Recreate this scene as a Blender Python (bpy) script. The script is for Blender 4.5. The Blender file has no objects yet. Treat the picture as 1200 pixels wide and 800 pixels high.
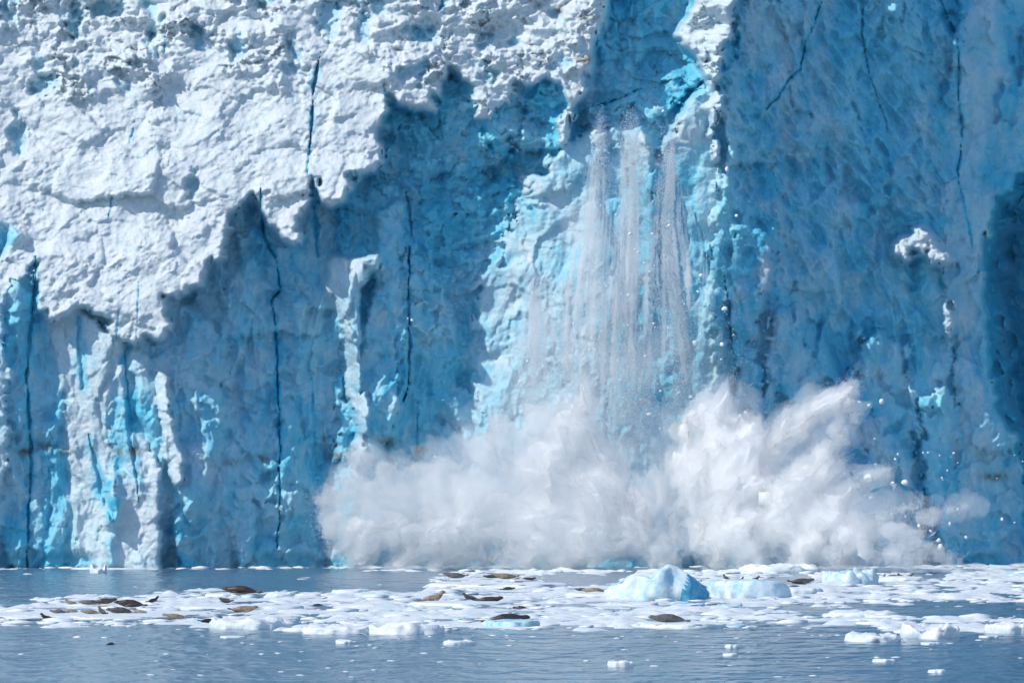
import bpy, bmesh, math, random
import numpy as np
from mathutils import Vector

random.seed(7)
rng = np.random.default_rng(7)
C = bpy.context.scene.collection
F32 = np.float32

# ------------------------------------------------------------------ camera geometry
CAM_H, F_PX, CX, CY, HORIZON = 7.0, 6667.0, 600.0, 400.0, 556.0
PITCH = math.atan((HORIZON - CY) / F_PX)
D0 = 427.0                                   # metres to the glacier front
SC = 15.6                                    # picture units per metre at the front


def ray(px, py):
    u = (px - CX) / F_PX
    v = -(py - CY) / F_PX
    c, s = math.cos(PITCH), math.sin(PITCH)
    return u, c - s * v, s + c * v           # x, y, z


def at(px, py, dist):
    """World point seen at (px, py), dist metres out along +Y."""
    x, y, z = ray(px, py)
    t = dist / y
    return x * t, dist + 0 * t, CAM_H + z * t


def on_water(px, py, z=0.0):
    x, y, zz = ray(px, py)
    t = (z - CAM_H) / zz
    return Vector((x * t, y * t, z))


def ppm(py, z=0.0):
    return F_PX / on_water(600, py, z).y


# ------------------------------------------------------------------ helpers
def tag(o, label=None, cat=None, group=None, kind=None):
    if label: o['label'] = label
    if cat: o['category'] = cat
    if group: o['group'] = group
    if kind: o['kind'] = kind
    return o


def empty(name, loc=(0, 0, 0)):
    o = bpy.data.objects.new(name, None)
    o.location = loc
    C.objects.link(o)
    return o


def link(name, me, parent=None, mat=None):
    o = bpy.data.objects.new(name, me)
    C.objects.link(o)
    if parent: o.parent = parent
    if mat and not me.materials: me.materials.append(mat)
    return o


def np_mesh(name, verts, faces, smooth=True):
    """Mesh from numpy arrays (faces all with the same corner count)."""
    me = bpy.data.meshes.new(name)
    n, k = faces.shape
    me.vertices.add(len(verts))
    me.vertices.foreach_set('co', np.ascontiguousarray(verts, dtype=F32).ravel())
    me.loops.add(n * k)
    me.loops.foreach_set('vertex_index', np.ascontiguousarray(faces, dtype=np.int32).ravel())
    me.polygons.add(n)
    me.polygons.foreach_set('loop_start', np.arange(0, n * k, k, dtype=np.int32))
    me.polygons.foreach_set('loop_total', np.full(n, k, dtype=np.int32))
    if smooth:
        me.polygons.foreach_set('use_smooth', np.ones(n, dtype=bool))
    me.update(calc_edges=True)
    return me


def float_attr(me, name, vals):
    a = me.attributes.new(name, 'FLOAT', 'POINT')
    a.data.foreach_set('value', np.ascontiguousarray(vals, dtype=F32))


def get_co(me):
    a = np.empty(len(me.vertices) * 3, F32)
    me.vertices.foreach_get('co', a)
    return a.reshape(-1, 3)


def get_no(me):
    a = np.empty(len(me.vertices) * 3, F32)
    me.vertices.foreach_get('normal', a)
    return a.reshape(-1, 3)


def set_co(me, co):
    me.vertices.foreach_set('co', np.ascontiguousarray(co, dtype=F32).ravel())
    me.update()


# ------------------------------------------------------------------ noise
PERM = np.concatenate([np.random.default_rng(3).permutation(512)] * 3).astype(np.int32)
G2 = np.stack([np.cos(np.arange(512) * 2.39996), np.sin(np.arange(512) * 2.39996)], 1).astype(F32)
_g3 = np.random.default_rng(5).normal(size=(512, 3)); G3 = (_g3 / np.linalg.norm(_g3, axis=1)[:, None]).astype(F32)


def n2(x, y, seed=0):
    x = np.asarray(x, F32) + F32(seed * 17.31); y = np.asarray(y, F32) + F32(seed * 9.77)
    xi, yi = np.floor(x).astype(np.int32), np.floor(y).astype(np.int32)
    xf, yf = x - xi, y - yi
    u, v = xf * xf * xf * (xf * (xf * 6 - 15) + 10), yf * yf * yf * (yf * (yf * 6 - 15) + 10)
    X, Y = (xi & 511), (yi & 511)

    def g(dx, dy):
        h = PERM[PERM[X + dx] + Y + dy]
        return G2[h, 0] * (xf - dx) + G2[h, 1] * (yf - dy)
    a, b, c, d = g(0, 0), g(1, 0), g(0, 1), g(1, 1)
    return (a + (b - a) * u + (c - a) * v + (a - b - c + d) * u * v) * F32(1.5)


def fbm(x, y, o=4, seed=0, gain=.5, ridged=False):
    t, a, s = 0, 1.0, 0
    for i in range(o):
        n = n2(x * 2.03 ** i, y * 2.03 ** i, seed + i * 3)
        t = t + a * ((1 - 2 * np.abs(n)) if ridged else n)
        s += a; a *= gain
    return t / s


def n3(p, seed=0):
    p = np.asarray(p, F32) + F32(seed * 13.37)
    i = np.floor(p).astype(np.int32); f = p - i
    w = f * f * f * (f * (f * 6 - 15) + 10)
    i = i & 511
    r = 0
    for dx in (0, 1):
        for dy in (0, 1):
            for dz in (0, 1):
                h = PERM[PERM[PERM[i[:, 0] + dx] + i[:, 1] + dy] + i[:, 2] + dz]
                g = G3[h]
                d = g[:, 0] * (f[:, 0] - dx) + g[:, 1] * (f[:, 1] - dy) + g[:, 2] * (f[:, 2] - dz)
                r = r + d * (w[:, 0] if dx else 1 - w[:, 0]) * (w[:, 1] if dy else 1 - w[:, 1]) * (w[:, 2] if dz else 1 - w[:, 2])
    return r * F32(1.5)


def fbm3(p, o=4, seed=0, gain=.5, ridged=False):
    t, a, s = 0, 1.0, 0
    for k in range(o):
        n = n3(p * 2.03 ** k, seed + k)
        t = t + a * ((1 - 2 * np.abs(n)) if ridged else n)
        s += a; a *= gain
    return t / s


def cells(x, y, seed=0):
    """Distance to nearest / second nearest jittered cell point and a per-cell value."""
    x = np.asarray(x, F32); y = np.asarray(y, F32)
    xi, yi = np.floor(x).astype(np.int32), np.floor(y).astype(np.int32)
    d1 = np.full(x.shape, 9, F32); d2 = d1.copy(); val = np.zeros(x.shape, F32)
    J = np.random.default_rng(seed + 50).random((512, 3)).astype(F32)
    for dx in (-1, 0, 1):
        for dy in (-1, 0, 1):
            h = PERM[PERM[(xi + dx) & 511] + ((yi + dy) & 511)]
            d = np.hypot(xi + dx + J[h, 0] - x, yi + dy + J[h, 1] - y)
            near = d < d1
            d2 = np.where(near, d1, np.minimum(d2, d))
            val = np.where(near, J[h, 2], val)
            d1 = np.where(near, d, d1)
    return d1, d2, val


def spall(x, y, seed, c=1.0, hollow=True):
    """Meeting tilted scallops: hollow ones leave sharp ribs between them, others swell with sharp clefts."""
    xi, yi = np.floor(x).astype(np.int32), np.floor(y).astype(np.int32)
    J = np.random.default_rng(seed).uniform(0, 1, (512, 5)).astype(F32)
    out = None
    for dx in (-1, 0, 1):
        for dy in (-1, 0, 1):
            h = PERM[PERM[(xi + dx) & 511] + ((yi + dy) & 511)]
            ax, ay = x - (xi + dx + J[h, 0]), y - (yi + dy + J[h, 1])
            p = ax * (J[h, 2] - .5) * 2.4 + ay * (J[h, 3] - .5) * 2.4 + (J[h, 4] - .5) * .5
            q = c * (ax * ax + ay * ay)
            v = p + q if hollow else p - q
            out = v if out is None else (np.minimum(out, v) if hollow else np.maximum(out, v))
    return out


def slabs(x, y, seed, edge=.07, drop=.15):
    """Spalled faces: each jittered cell is its own tilted plane, stepping at its borders."""
    xi, yi = np.floor(x).astype(np.int32), np.floor(y).astype(np.int32)
    J = np.random.default_rng(seed).uniform(0, 1, (512, 5)).astype(F32)
    d1 = np.full(x.shape, 9, F32); d2 = d1.copy(); out = np.zeros(x.shape, F32)
    for dx in (-1, 0, 1):
        for dy in (-1, 0, 1):
            h = PERM[PERM[(xi + dx) & 511] + ((yi + dy) & 511)]
            ax, ay = x - (xi + dx + J[h, 0]), y - (yi + dy + J[h, 1])
            d = np.hypot(ax, ay); near = d < d1
            d2 = np.where(near, d1, np.minimum(d2, d))
            out = np.where(near, ax * (J[h, 2] - .5) * 2 + ay * (J[h, 3] - .5) * 2.2 + (J[h, 4] - .5) * .9, out)
            d1 = np.where(near, d, d1)
    return out - drop * smooth(edge, 0, d2 - d1) * smooth(-.1, .35, n2(x * .8, y * .8, seed))


def smooth(a, b, x):
    t = np.clip((x - a) / (b - a), 0, 1)
    return t * t * (3 - 2 * t)


# ------------------------------------------------------------------ materials
def mat(name):
    m = bpy.data.materials.new(name)
    m.use_nodes = True
    nt = m.node_tree
    nt.nodes.clear()
    out = nt.nodes.new('ShaderNodeOutputMaterial')
    return m, nt, out


def N(nt, kind, **kw):
    n = nt.nodes.new(kind)
    for k, v in kw.items():
        if k == 'inputs':
            for i, val in v.items(): n.inputs[i].default_value = val
        else:
            setattr(n, k, v)
    return n


def noise_node(nt, coord, scale, detail=5, rough=.55, sx=1, sy=1, sz=1):
    mp = N(nt, 'ShaderNodeMapping'); mp.inputs['Scale'].default_value = (sx, sy, sz)
    nt.links.new(coord, mp.inputs[0])
    n = N(nt, 'ShaderNodeTexNoise')
    n.inputs['Scale'].default_value = scale
    n.inputs['Detail'].default_value = detail
    n.inputs['Roughness'].default_value = rough
    nt.links.new(mp.outputs[0], n.inputs['Vector'])
    return n.outputs['Fac']


def ramp(nt, fac, stops, interp='LINEAR'):
    r = N(nt, 'ShaderNodeValToRGB')
    r.color_ramp.interpolation = interp
    els = r.color_ramp.elements
    while len(els) < len(stops): els.new(.5)
    for e, (p, c) in zip(els, stops):
        e.position = p; e.color = (*c, 1) if len(c) == 3 else c
    nt.links.new(fac, r.inputs[0])
    return r.outputs[0]


def mix(nt, fac, a, b, mode='MIX'):
    m = N(nt, 'ShaderNodeMix', data_type='RGBA', blend_type=mode)
    for s, v in ((0, fac), (6, a), (7, b)):
        if hasattr(v, 'is_linked'): nt.links.new(v, m.inputs[s])
        else: m.inputs[s].default_value = v if s == 0 else (*v, 1)
    return m.outputs[2]


def math_n(nt, op, a, b=None):
    m = N(nt, 'ShaderNodeMath', operation=op)
    for s, v in ((0, a), (1, b)):
        if v is None: continue
        if hasattr(v, 'is_linked'): nt.links.new(v, m.inputs[s])
        else: m.inputs[s].default_value = v
    return m.outputs[0]


def glacier_material():
    m, nt, out = mat('glacier_ice')
    b = N(nt, 'ShaderNodeBsdfPrincipled')
    geo = N(nt, 'ShaderNodeNewGeometry').outputs['Position']
    snow = N(nt, 'ShaderNodeAttribute', attribute_name='snow').outputs['Fac']
    dirt = N(nt, 'ShaderNodeAttribute', attribute_name='dirt').outputs['Fac']
    big = noise_node(nt, geo, .22, 6, .6, 1, 1, .55)
    mid = noise_node(nt, geo, 1.3, 6, .6, 1, 1, .6)
    fine = noise_node(nt, geo, 6, 4, .6)
    # clean ice: clear dense blue to bubbly pale blue in broad bands
    v = math_n(nt, 'ADD', math_n(nt, 'MULTIPLY', big, .8), math_n(nt, 'MULTIPLY', mid, .2))
    blue = ramp(nt, v, [(.30, (.04, .39, .60)), (.45, (.12, .52, .70)), (.58, (.23, .61, .76)), (.74, (.37, .70, .81))])
    white = ramp(nt, fine, [(.3, (.56, .635, .68)), (.7, (.67, .715, .745))])
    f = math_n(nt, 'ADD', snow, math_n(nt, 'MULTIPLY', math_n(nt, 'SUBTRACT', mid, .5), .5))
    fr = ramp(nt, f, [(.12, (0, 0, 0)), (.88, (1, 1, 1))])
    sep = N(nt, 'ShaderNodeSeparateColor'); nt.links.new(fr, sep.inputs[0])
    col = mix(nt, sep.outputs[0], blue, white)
    dn = ramp(nt, mid, [(.34, (0, 0, 0)), (.52, (1, 1, 1))])
    sep2 = N(nt, 'ShaderNodeSeparateColor'); nt.links.new(dn, sep2.inputs[0])
    col = mix(nt, math_n(nt, 'MULTIPLY', dirt, sep2.outputs[0]), col, (.16, .13, .10))
    nt.links.new(col, b.inputs['Base Color'])
    b.inputs['Roughness'].default_value = .6
    b.inputs['Specular IOR Level'].default_value = .25
    b.inputs['Subsurface Weight'].default_value = .3
    b.inputs['Subsurface Radius'].default_value = (.3, .7, 1.0)
    b.inputs['Subsurface Scale'].default_value = .15
    bp = N(nt, 'ShaderNodeBump'); bp.inputs['Strength'].default_value = .55; bp.inputs['Distance'].default_value = .2
    hh = math_n(nt, 'ADD', noise_node(nt, geo, 3.2, 6, .62), math_n(nt, 'MULTIPLY', fine, .4))
    nt.links.new(hh, bp.inputs['Height']); nt.links.new(bp.outputs[0], b.inputs['Normal'])
    nt.links.new(b.outputs[0], out.inputs[0])
    return m


def floe_material(name, lo, hi, blue):
    m, nt, out = mat(name)
    b = N(nt, 'ShaderNodeBsdfPrincipled')
    co = N(nt, 'ShaderNodeTexCoord').outputs['Object']
    n = noise_node(nt, co, 1.6, 5, .6)
    col = ramp(nt, n, [(.35, blue), (.5, lo), (.66, hi)])
    nt.links.new(col, b.inputs['Base Color'])
    b.inputs['Roughness'].default_value = .5
    b.inputs['Specular IOR Level'].default_value = .3
    bp = N(nt, 'ShaderNodeBump'); bp.inputs['Strength'].default_value = .5; bp.inputs['Distance'].default_value = .06
    nt.links.new(noise_node(nt, co, 6, 5, .6), bp.inputs['Height']); nt.links.new(bp.outputs[0], b.inputs['Normal'])
    nt.links.new(b.outputs[0], out.inputs[0])
    return m


def plain(name, col, rough=.7):
    m, nt, out = mat(name)
    b = N(nt, 'ShaderNodeBsdfPrincipled')
    co = N(nt, 'ShaderNodeTexCoord').outputs['Object']
    n = noise_node(nt, co, 2.5, 3)
    nt.links.new(ramp(nt, n, [(.3, tuple(c * .93 for c in col)), (.7, col)]), b.inputs['Base Color'])
    b.inputs['Roughness'].default_value = rough
    b.inputs['Specular IOR Level'].default_value = .2
    nt.links.new(b.outputs[0], out.inputs[0])
    return m


def fur(name, dark, light, spots, wet=.4):
    m, nt, out = mat(name)
    b = N(nt, 'ShaderNodeBsdfPrincipled')
    tc = N(nt, 'ShaderNodeTexCoord')
    co = tc.outputs['Object']
    base = ramp(nt, noise_node(nt, co, 1.7, 3), [(.35, dark), (.65, light)])
    sp = ramp(nt, noise_node(nt, co, 9, 3, .7), [(.52, (0, 0, 0)), (.6, (1, 1, 1))])
    s = N(nt, 'ShaderNodeSeparateColor'); nt.links.new(sp, s.inputs[0])
    col = mix(nt, math_n(nt, 'MULTIPLY', s.outputs[0], .7), base, spots)
    nt.links.new(col, b.inputs['Base Color'])
    b.inputs['Roughness'].default_value = wet
    nt.links.new(b.outputs[0], out.inputs[0])
    return m


def mist_material(name, density, col=(.999, .999, 1), aniso=0):
    m, nt, out = mat(name)
    v = N(nt, 'ShaderNodeVolumePrincipled')
    v.inputs['Color'].default_value = (*col, 1)
    v.inputs['Density'].default_value = density
    v.inputs['Anisotropy'].default_value = aniso
    nt.links.new(v.outputs[0], out.inputs['Volume'])
    return m


def water_material():
    m, nt, out = mat('fjord_water')
    b = N(nt, 'ShaderNodeBsdfPrincipled')
    geo = N(nt, 'ShaderNodeNewGeometry').outputs['Position']
    big = noise_node(nt, geo, .03, 3, .5)
    nt.links.new(ramp(nt, big, [(.35, (.085, .165, .25)), (.65, (.115, .205, .295))]), b.inputs['Base Color'])
    b.inputs['Roughness'].default_value = .16
    b.inputs['IOR'].default_value = 1.33
    a = noise_node(nt, geo, .9, 2, .5, 1, .32, 1)
    c = noise_node(nt, geo, .16, 2, .5, 1, .5, 1)
    hgt = math_n(nt, 'ADD', math_n(nt, 'MULTIPLY', a, .5), math_n(nt, 'MULTIPLY', c, .8))
    bp = N(nt, 'ShaderNodeBump'); bp.inputs['Strength'].default_value = 1.0; bp.inputs['Distance'].default_value = 1.0
    nt.links.new(hgt, bp.inputs['Height']); nt.links.new(bp.outputs[0], b.inputs['Normal'])
    nt.links.new(b.outputs[0], out.inputs[0])
    return m


M_ICE = glacier_material()
M_WATER = water_material()

# ------------------------------------------------------------------ GLACIER FRONT
STEP = 1.3
gx = np.arange(-230, 1431, STEP, dtype=F32)
gy = np.arange(-300, 693, STEP, dtype=F32)
X, Y = np.meshgrid(gx, gy)
ny, nx = X.shape
# the outlines wander at several scales
_ux, _uy = X + 6 * fbm(X / 20, Y / 20, 3, 21), Y + 6 * fbm(X / 20, Y / 20, 3, 22)
_, _, w1 = cells(_ux / 17, _uy / 15, 31); _, _, w2 = cells(_ux / 17 + 7, _uy / 15, 32); _, _, w3 = cells(_ux / 7, _uy / 7, 33)
WX = X + 5 * fbm(X / 60, Y / 60, 4, 11, .5) + 13 * (w1 - .5) + 6 * (w3 - .5)
WY = Y + 5 * fbm(X / 60, Y / 60, 4, 29, .5) + 13 * (w2 - .5) + 5 * (w3 - .5)
H = np.full(X.shape, -60, F32)
PID = np.zeros(X.shape, np.int16)
PALE = np.zeros(X.shape, F32)  # snow crust, plus lighter colour painted on the sunlit ice plates
ROUGH = np.zeros(X.shape, F32)


def sdf(poly, wx, wy):
    """Signed distance (inside positive) of a polygon."""
    d = np.full(wx.shape, 1e9, F32); inside = np.zeros(wx.shape, bool)
    n = len(poly)
    for i in range(n):
        (x0, y0), (x1, y1) = poly[i], poly[(i + 1) % n]
        ex, ey = x1 - x0, y1 - y0
        t = np.clip(((wx - x0) * ex + (wy - y0) * ey) / (ex * ex + ey * ey + 1e-9), 0, 1)
        d = np.minimum(d, (wx - x0 - t * ex) ** 2 + (wy - y0 - t * ey) ** 2)
        if y0 != y1:
            c = ((y0 > wy) != (y1 > wy)) & (wx < ex * (wy - y0) / (y1 - y0) + x0)
            inside ^= c
    return np.where(inside, 1, -1) * np.sqrt(d)


def box(poly, pad=30):
    xs, ys = [p[0] for p in poly], [p[1] for p in poly]
    i0, i1 = np.searchsorted(gx, [min(xs) - pad, max(xs) + pad])
    j0, j1 = np.searchsorted(gy, [min(ys) - pad, max(ys) + pad])
    return np.s_[j0:j1, i0:i1]


def surf(pts, x, y):
    """Smooth surface through control points (x, y, h): thin-plate spline."""
    P = np.array(pts, float); n = len(P)
    if n == 3:
        A = np.c_[np.ones(3), P[:, :2]]
        c = np.linalg.solve(A, P[:, 2])
        return (c[0] + c[1] * x + c[2] * y).astype(F32)
    s = 100.0
    q = P[:, :2] / s
    r = np.linalg.norm(q[:, None] - q[None], axis=2)
    U = np.where(r > 0, r * r * np.log(r + 1e-12), 0) + np.eye(n) * .02
    A = np.block([[U, np.c_[np.ones(n), q]], [np.c_[np.ones(n), q].T, np.zeros((3, 3))]])
    w = np.linalg.solve(A, np.r_[P[:, 2], 0, 0, 0])
    out = w[n] + w[n + 1] * x / s + w[n + 2] * y / s
    for k in range(n):
        rr = ((x / s - q[k, 0]) ** 2 + (y / s - q[k, 1]) ** 2)
        out = out + w[k] * .5 * rr * np.log(rr + 1e-12)
    return out.astype(F32)


def plate(part, poly, pts, snow=.5, rough=.5, r=(6, .6), warp=1.0):
    global H
    if part in (BUTT, RIDGE): warp *= .5
    s = box(poly) if poly else np.s_[:, :]
    x, y = X[s], Y[s]
    h = surf(pts, x, y)
    if poly:
        wx, wy = x + warp * (WX[s] - x), y + warp * (WY[s] - y)
        sd = sdf(poly, wx, wy)
        t = np.clip(1 - sd / r[0], 0, 1)
        h = h - r[1] * (1 - np.sqrt(np.clip(1 - t * t, 0, 1)))
        h = np.where(sd > 0, h, -1e3)
    if part in (WALL_R, RIB): h = h - 1.3 - np.maximum(x - 840, 0) / 330 * 4.0
    if part == ALCOVE: h = h - .5
    win = h > H[s]
    H[s] = np.where(win, h, H[s]); PID[s] = np.where(win, part, PID[s])
    PALE[s] = np.where(win, snow, PALE[s]); ROUGH[s] = np.where(win, rough, ROUGH[s])


SLOPE, BUTT, WALL_L, RIDGE, ALCOVE, APRON, WALL_R, RIB, CAVE, CREV, SPUR = range(1, 12)
PART_NAME = {SLOPE: 'snow_slope', BUTT: 'ice_buttress', WALL_L: 'shaded_flank', RIDGE: 'ice_pillar', ALCOVE: 'ice_alcove',
             APRON: 'calving_scar', WALL_R: 'ice_wall', RIB: 'overhanging_lip', CAVE: 'ice_cavern', CREV: 'crevasse', SPUR: 'ice_spur'}

# deep backing
plate(CAVE, None, [(0, 0, -22), (1200, 0, -32), (600, 700, -24)], .0, .3)
# lower left: the bays, the lit buttresses, coloured paler for the sun on them, and the long shaded flank
plate(WALL_L, [(-300, 270), (150, 270), (150, 700), (-300, 700)], [(0, 330, -.6), (0, 690, .1), (36, 500, -1.2), (90, 330, -2.2), (90, 690, -1.3), (-230, 500, 1.5)], .12, .45)
plate(BUTT, [(-300, 330), (8, 335), (5, 400), (15, 440), (5, 470), (13, 505), (9, 540), (0, 575), (3, 600), (-6, 700), (-300, 700)],
      [(-200, 330, -.6), (-200, 690, .0), (5, 330, .2), (5, 690, .9)], .5, .6)
plate(BUTT, [(55, 375), (90, 362), (140, 395), (145, 440), (156, 520), (166, 570), (172, 610), (184, 665), (184, 700), (88, 700), (86, 640), (80, 560), (76, 470), (66, 430)],
      [(62, 380, -1.0), (80, 560, -1.4), (90, 690, -1.2), (135, 400, .9), (150, 520, 1.2), (180, 690, 1.9)], .62, .55)
plate(BUTT, [(136, 470), (158, 505), (176, 520), (190, 560), (186, 700), (130, 700), (120, 615)],
      [(130, 480, .9), (125, 690, 1.2), (186, 520, 1.3), (184, 690, 2.6)], .66, .6)
plate(BUTT, [(183, 428), (196, 440), (200, 480), (207, 522), (221, 556), (208, 573), (196, 552), (188, 505), (178, 455)],
      [(183, 430, .6), (221, 556, 2.4), (196, 552, 1.0), (200, 480, 1.5)], .66, .5)
plate(WALL_L, [(128, 170), (405, 170), (405, 700), (128, 700)],
      [(140, 190, -5.5), (220, 200, -6), (330, 185, -5.5), (140, 400, .3), (140, 690, 1.2), (220, 400, -1.5), (220, 690, -.5), (320, 280, -5.2), (320, 480, -4.2), (320, 690, -3.0), (400, 280, -7.0), (400, 480, -6.7), (400, 690, -5.0)], .2, .5)
plate(WALL_L, [(205, 400), (235, 365), (262, 380), (275, 440), (285, 520), (278, 640), (290, 700), (205, 700)],
      [(210, 400, -.5), (285, 500, -2.6), (215, 690, .5), (285, 690, -1.7)], .22, .5, (14, .8))
plate(WALL_L, [(322, 440), (345, 455), (352, 500), (348, 570), (352, 640), (350, 700), (324, 700), (326, 560)],
      [(325, 450, -3.9), (350, 460, -5.0), (325, 690, -2.4), (350, 690, -3.6)], .22, .5, (6, .5))
plate(WALL_L, [(262, 345), (285, 285), (300, 256), (312, 280), (322, 340), (322, 440), (318, 560), (322, 700), (266, 700), (284, 560), (272, 440)],
      [(268, 400, -2.3), (320, 400, -4.3), (268, 690, -1.6), (320, 690, -3.4), (300, 270, -4.4)], .2, .5, (10, .8))
plate(WALL_L, [(346, 330), (362, 296), (376, 330), (392, 420), (398, 540), (392, 700), (354, 700), (356, 520), (348, 440)],
      [(350, 400, -5.2), (392, 420, -7.1), (354, 690, -4.1), (394, 690, -5.9), (362, 300, -6.0)], .2, .5, (10, .8))
plate(WALL_L, [(222, 470), (240, 430), (256, 470), (262, 560), (268, 700), (226, 700)],
      [(224, 480, -.9), (260, 480, -2.6), (228, 690, -.2), (266, 690, -1.8)], .2, .5, (10, .8))
# mid alcove in the shadow of the slab
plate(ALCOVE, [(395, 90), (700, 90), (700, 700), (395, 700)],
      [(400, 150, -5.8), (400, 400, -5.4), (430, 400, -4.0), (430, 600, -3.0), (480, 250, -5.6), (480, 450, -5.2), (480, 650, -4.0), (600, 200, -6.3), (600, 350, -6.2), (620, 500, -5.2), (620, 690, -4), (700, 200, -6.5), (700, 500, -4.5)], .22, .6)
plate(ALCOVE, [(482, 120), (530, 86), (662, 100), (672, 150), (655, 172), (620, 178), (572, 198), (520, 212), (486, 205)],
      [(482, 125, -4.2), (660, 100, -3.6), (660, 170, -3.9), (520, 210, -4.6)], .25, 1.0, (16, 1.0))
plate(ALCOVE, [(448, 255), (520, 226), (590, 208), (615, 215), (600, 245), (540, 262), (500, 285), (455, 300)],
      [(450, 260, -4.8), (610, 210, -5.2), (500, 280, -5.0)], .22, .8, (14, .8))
plate(RIDGE, [(440, 250), (462, 232), (476, 236), (479, 262), (470, 300), (474, 360), (462, 400), (470, 480), (440, 540), (421, 520), (424, 420), (436, 330)],
      [(440, 260, -4.0), (474, 260, -4.6), (425, 500, -2.6), (470, 480, -3.8)], .3, .6, (12, .8))
plate(RIDGE, [(390, 303), (428, 302), (445, 296), (443, 312), (420, 340), (422, 400), (425, 440), (424, 462), (431, 458), (429, 500), (424, 560), (414, 560), (416, 490), (408, 462), (403, 420), (400, 380), (391, 352), (382, 335)],
      [(388, 320, -4.0), (425, 310, -1.3), (404, 440, -4.2), (425, 450, -1.3), (416, 555, -3.0), (428, 555, -1.6)], .62, .5, (4, .3))
# upper right hollow and the scar the ice has just left
plate(ALCOVE, [(655, -330), (850, -330), (850, 200), (655, 200)],
      [(660, -200, -11), (850, -200, -10), (690, 20, -8.2), (780, 30, -8.6), (690, 120, -6.6), (780, 130, -5.6), (840, 100, -5), (700, 190, -5), (840, 200, -4)], .2, .7)
plate(ALCOVE, [(690, 130), (715, 118), (750, 104), (775, 118), (772, 150), (760, 175), (700, 175), (682, 150)],
      [(690, 140, -5.3), (760, 110, -5.6), (700, 175, -3.8), (770, 170, -3.8)], .3, .6, (10, .8))
plate(APRON, [(612, 205), (640, 196), (655, 170), (690, 152), (720, 146), (752, 150), (762, 180), (775, 190), (790, 160), (800, 118), (830, 92), (838, 180), (842, 250), (850, 300), (859, 420), (864, 520), (868, 700), (600, 700), (590, 560), (560, 480), (545, 400), (560, 330), (580, 312), (600, 250)],
      [(610, 210, -4.8), (600, 300, -5.0), (590, 400, -4.9), (600, 560, -4.4), (700, 160, -3.6), (690, 300, -2.4), (685, 450, -1.9), (695, 690, -1.4), (775, 190, -3.1), (760, 300, -3.1), (765, 460, -2.9), (830, 110, -.8), (838, 250, -3.9), (855, 420, -4.3), (865, 690, -4.0)], .48, .6, (6, .8))
plate(APRON, [(655, 172), (690, 152), (726, 150), (728, 172), (700, 190), (680, 215), (640, 240), (612, 236), (616, 202), (640, 196)],
      [(615, 205, -4.0), (690, 155, -3.2), (720, 165, -2.6), (640, 240, -3.6)], .55, .8, (8, .9))
plate(APRON, [(575, 312), (608, 300), (655, 312), (650, 330), (610, 345), (600, 420), (560, 410), (552, 340)],
      [(560, 330, -4.9), (650, 315, -3.5), (600, 420, -4.4)], .45, .8, (8, .8))
plate(APRON, [(728, 162), (742, 152), (760, 156), (768, 180), (770, 330), (735, 330)],
      [(730, 165, -3.1), (765, 170, -2.2), (735, 330, -2.6), (770, 330, -1.8)], .6, .5, (10, .8))
# right hand spur: lit ledges above the scar
plate(SPUR, [(812, -330), (880, -330), (872, 0), (858, 40), (843, 60), (840, 100), (838, 180), (832, 182), (826, 120), (831, 92), (812, 64), (794, 44), (797, 30), (812, 0)],
      [(815, -200, -5), (870, -200, -2.8), (800, 40, -3.0), (855, 20, -.2), (828, 80, -1.4), (842, 80, -.3), (838, 180, .1), (830, 180, -.8)], .8, .9, (5, .5))
# right wall, facing away from the sun
plate(WALL_R, [(836, -330), (1500, -330), (1500, 700), (836, 700)],
      [(840, -200, -.6), (840, 200, -.9), (840, 690, -.2), (1000, -200, -6.4), (1000, 200, -6.0), (905, 230, -4.2), (1000, 690, -5.2), (1170, -200, -12.2), (1170, 200, -11.5), (1170, 690, -10.4), (1420, 200, -21)], .17, .55)
plate(WALL_R, [(842, -330), (1000, -330), (965, 0), (950, 40), (940, 80), (905, 120), (885, 145), (862, 190), (846, 160), (850, 80), (870, 0)],
      [(850, -200, .2), (980, -200, -4.2), (860, 0, -.1), (960, 0, -4.0), (870, 150, -1.1), (940, 80, -3.6)], .26, .5, (5, .5))
plate(WALL_R, [(850, 300), (868, 270), (895, 265), (910, 300), (905, 345), (885, 400), (900, 470), (900, 700), (858, 700), (860, 420)],
      [(855, 300, -.4), (905, 300, -1.6), (860, 690, .4), (900, 690, -1.7)], .24, .5, (12, .9))
plate(WALL_R, [(905, 360), (925, 345), (945, 395), (960, 460), (960, 700), (900, 700), (898, 470)],
      [(900, 400, -1.9), (950, 400, -3.8), (900, 690, -1.0), (960, 690, -3.4)], .3, .5, (10, .7))
plate(WALL_R, [(1000, 400), (1030, 380), (1060, 400), (1075, 470), (1070, 560), (1080, 700), (985, 700), (990, 500)],
      [(1000, 420, -4.5), (1065, 420, -6.6), (990, 690, -3.4), (1080, 690, -6.4)], .3, .6, (14, .9))
plate(WALL_R, [(1075, 470), (1110, 455), (1125, 500), (1120, 580), (1130, 700), (1082, 700), (1080, 560)],
      [(1078, 480, -6.4), (1122, 480, -8.0), (1084, 690, -5.6), (1128, 690, -7.2)], .14, .6, (12, .8))
plate(WALL_R, [(1045, 282), (1060, 268), (1090, 272), (1108, 290), (1112, 318), (1098, 312), (1085, 298), (1065, 296), (1050, 306)],
      [(1045, 285, -3.6), (1105, 285, -4.6), (1075, 310, -3.2)], .8, 1.0, (6, .6))
plate(WALL_R, [(1106, 352), (1116, 350), (1121, 372), (1120, 400), (1110, 392)],
      [(1106, 355, -5.2), (1120, 355, -5.0), (1115, 395, -4.6)], .8, .7, (4, .4))
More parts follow.
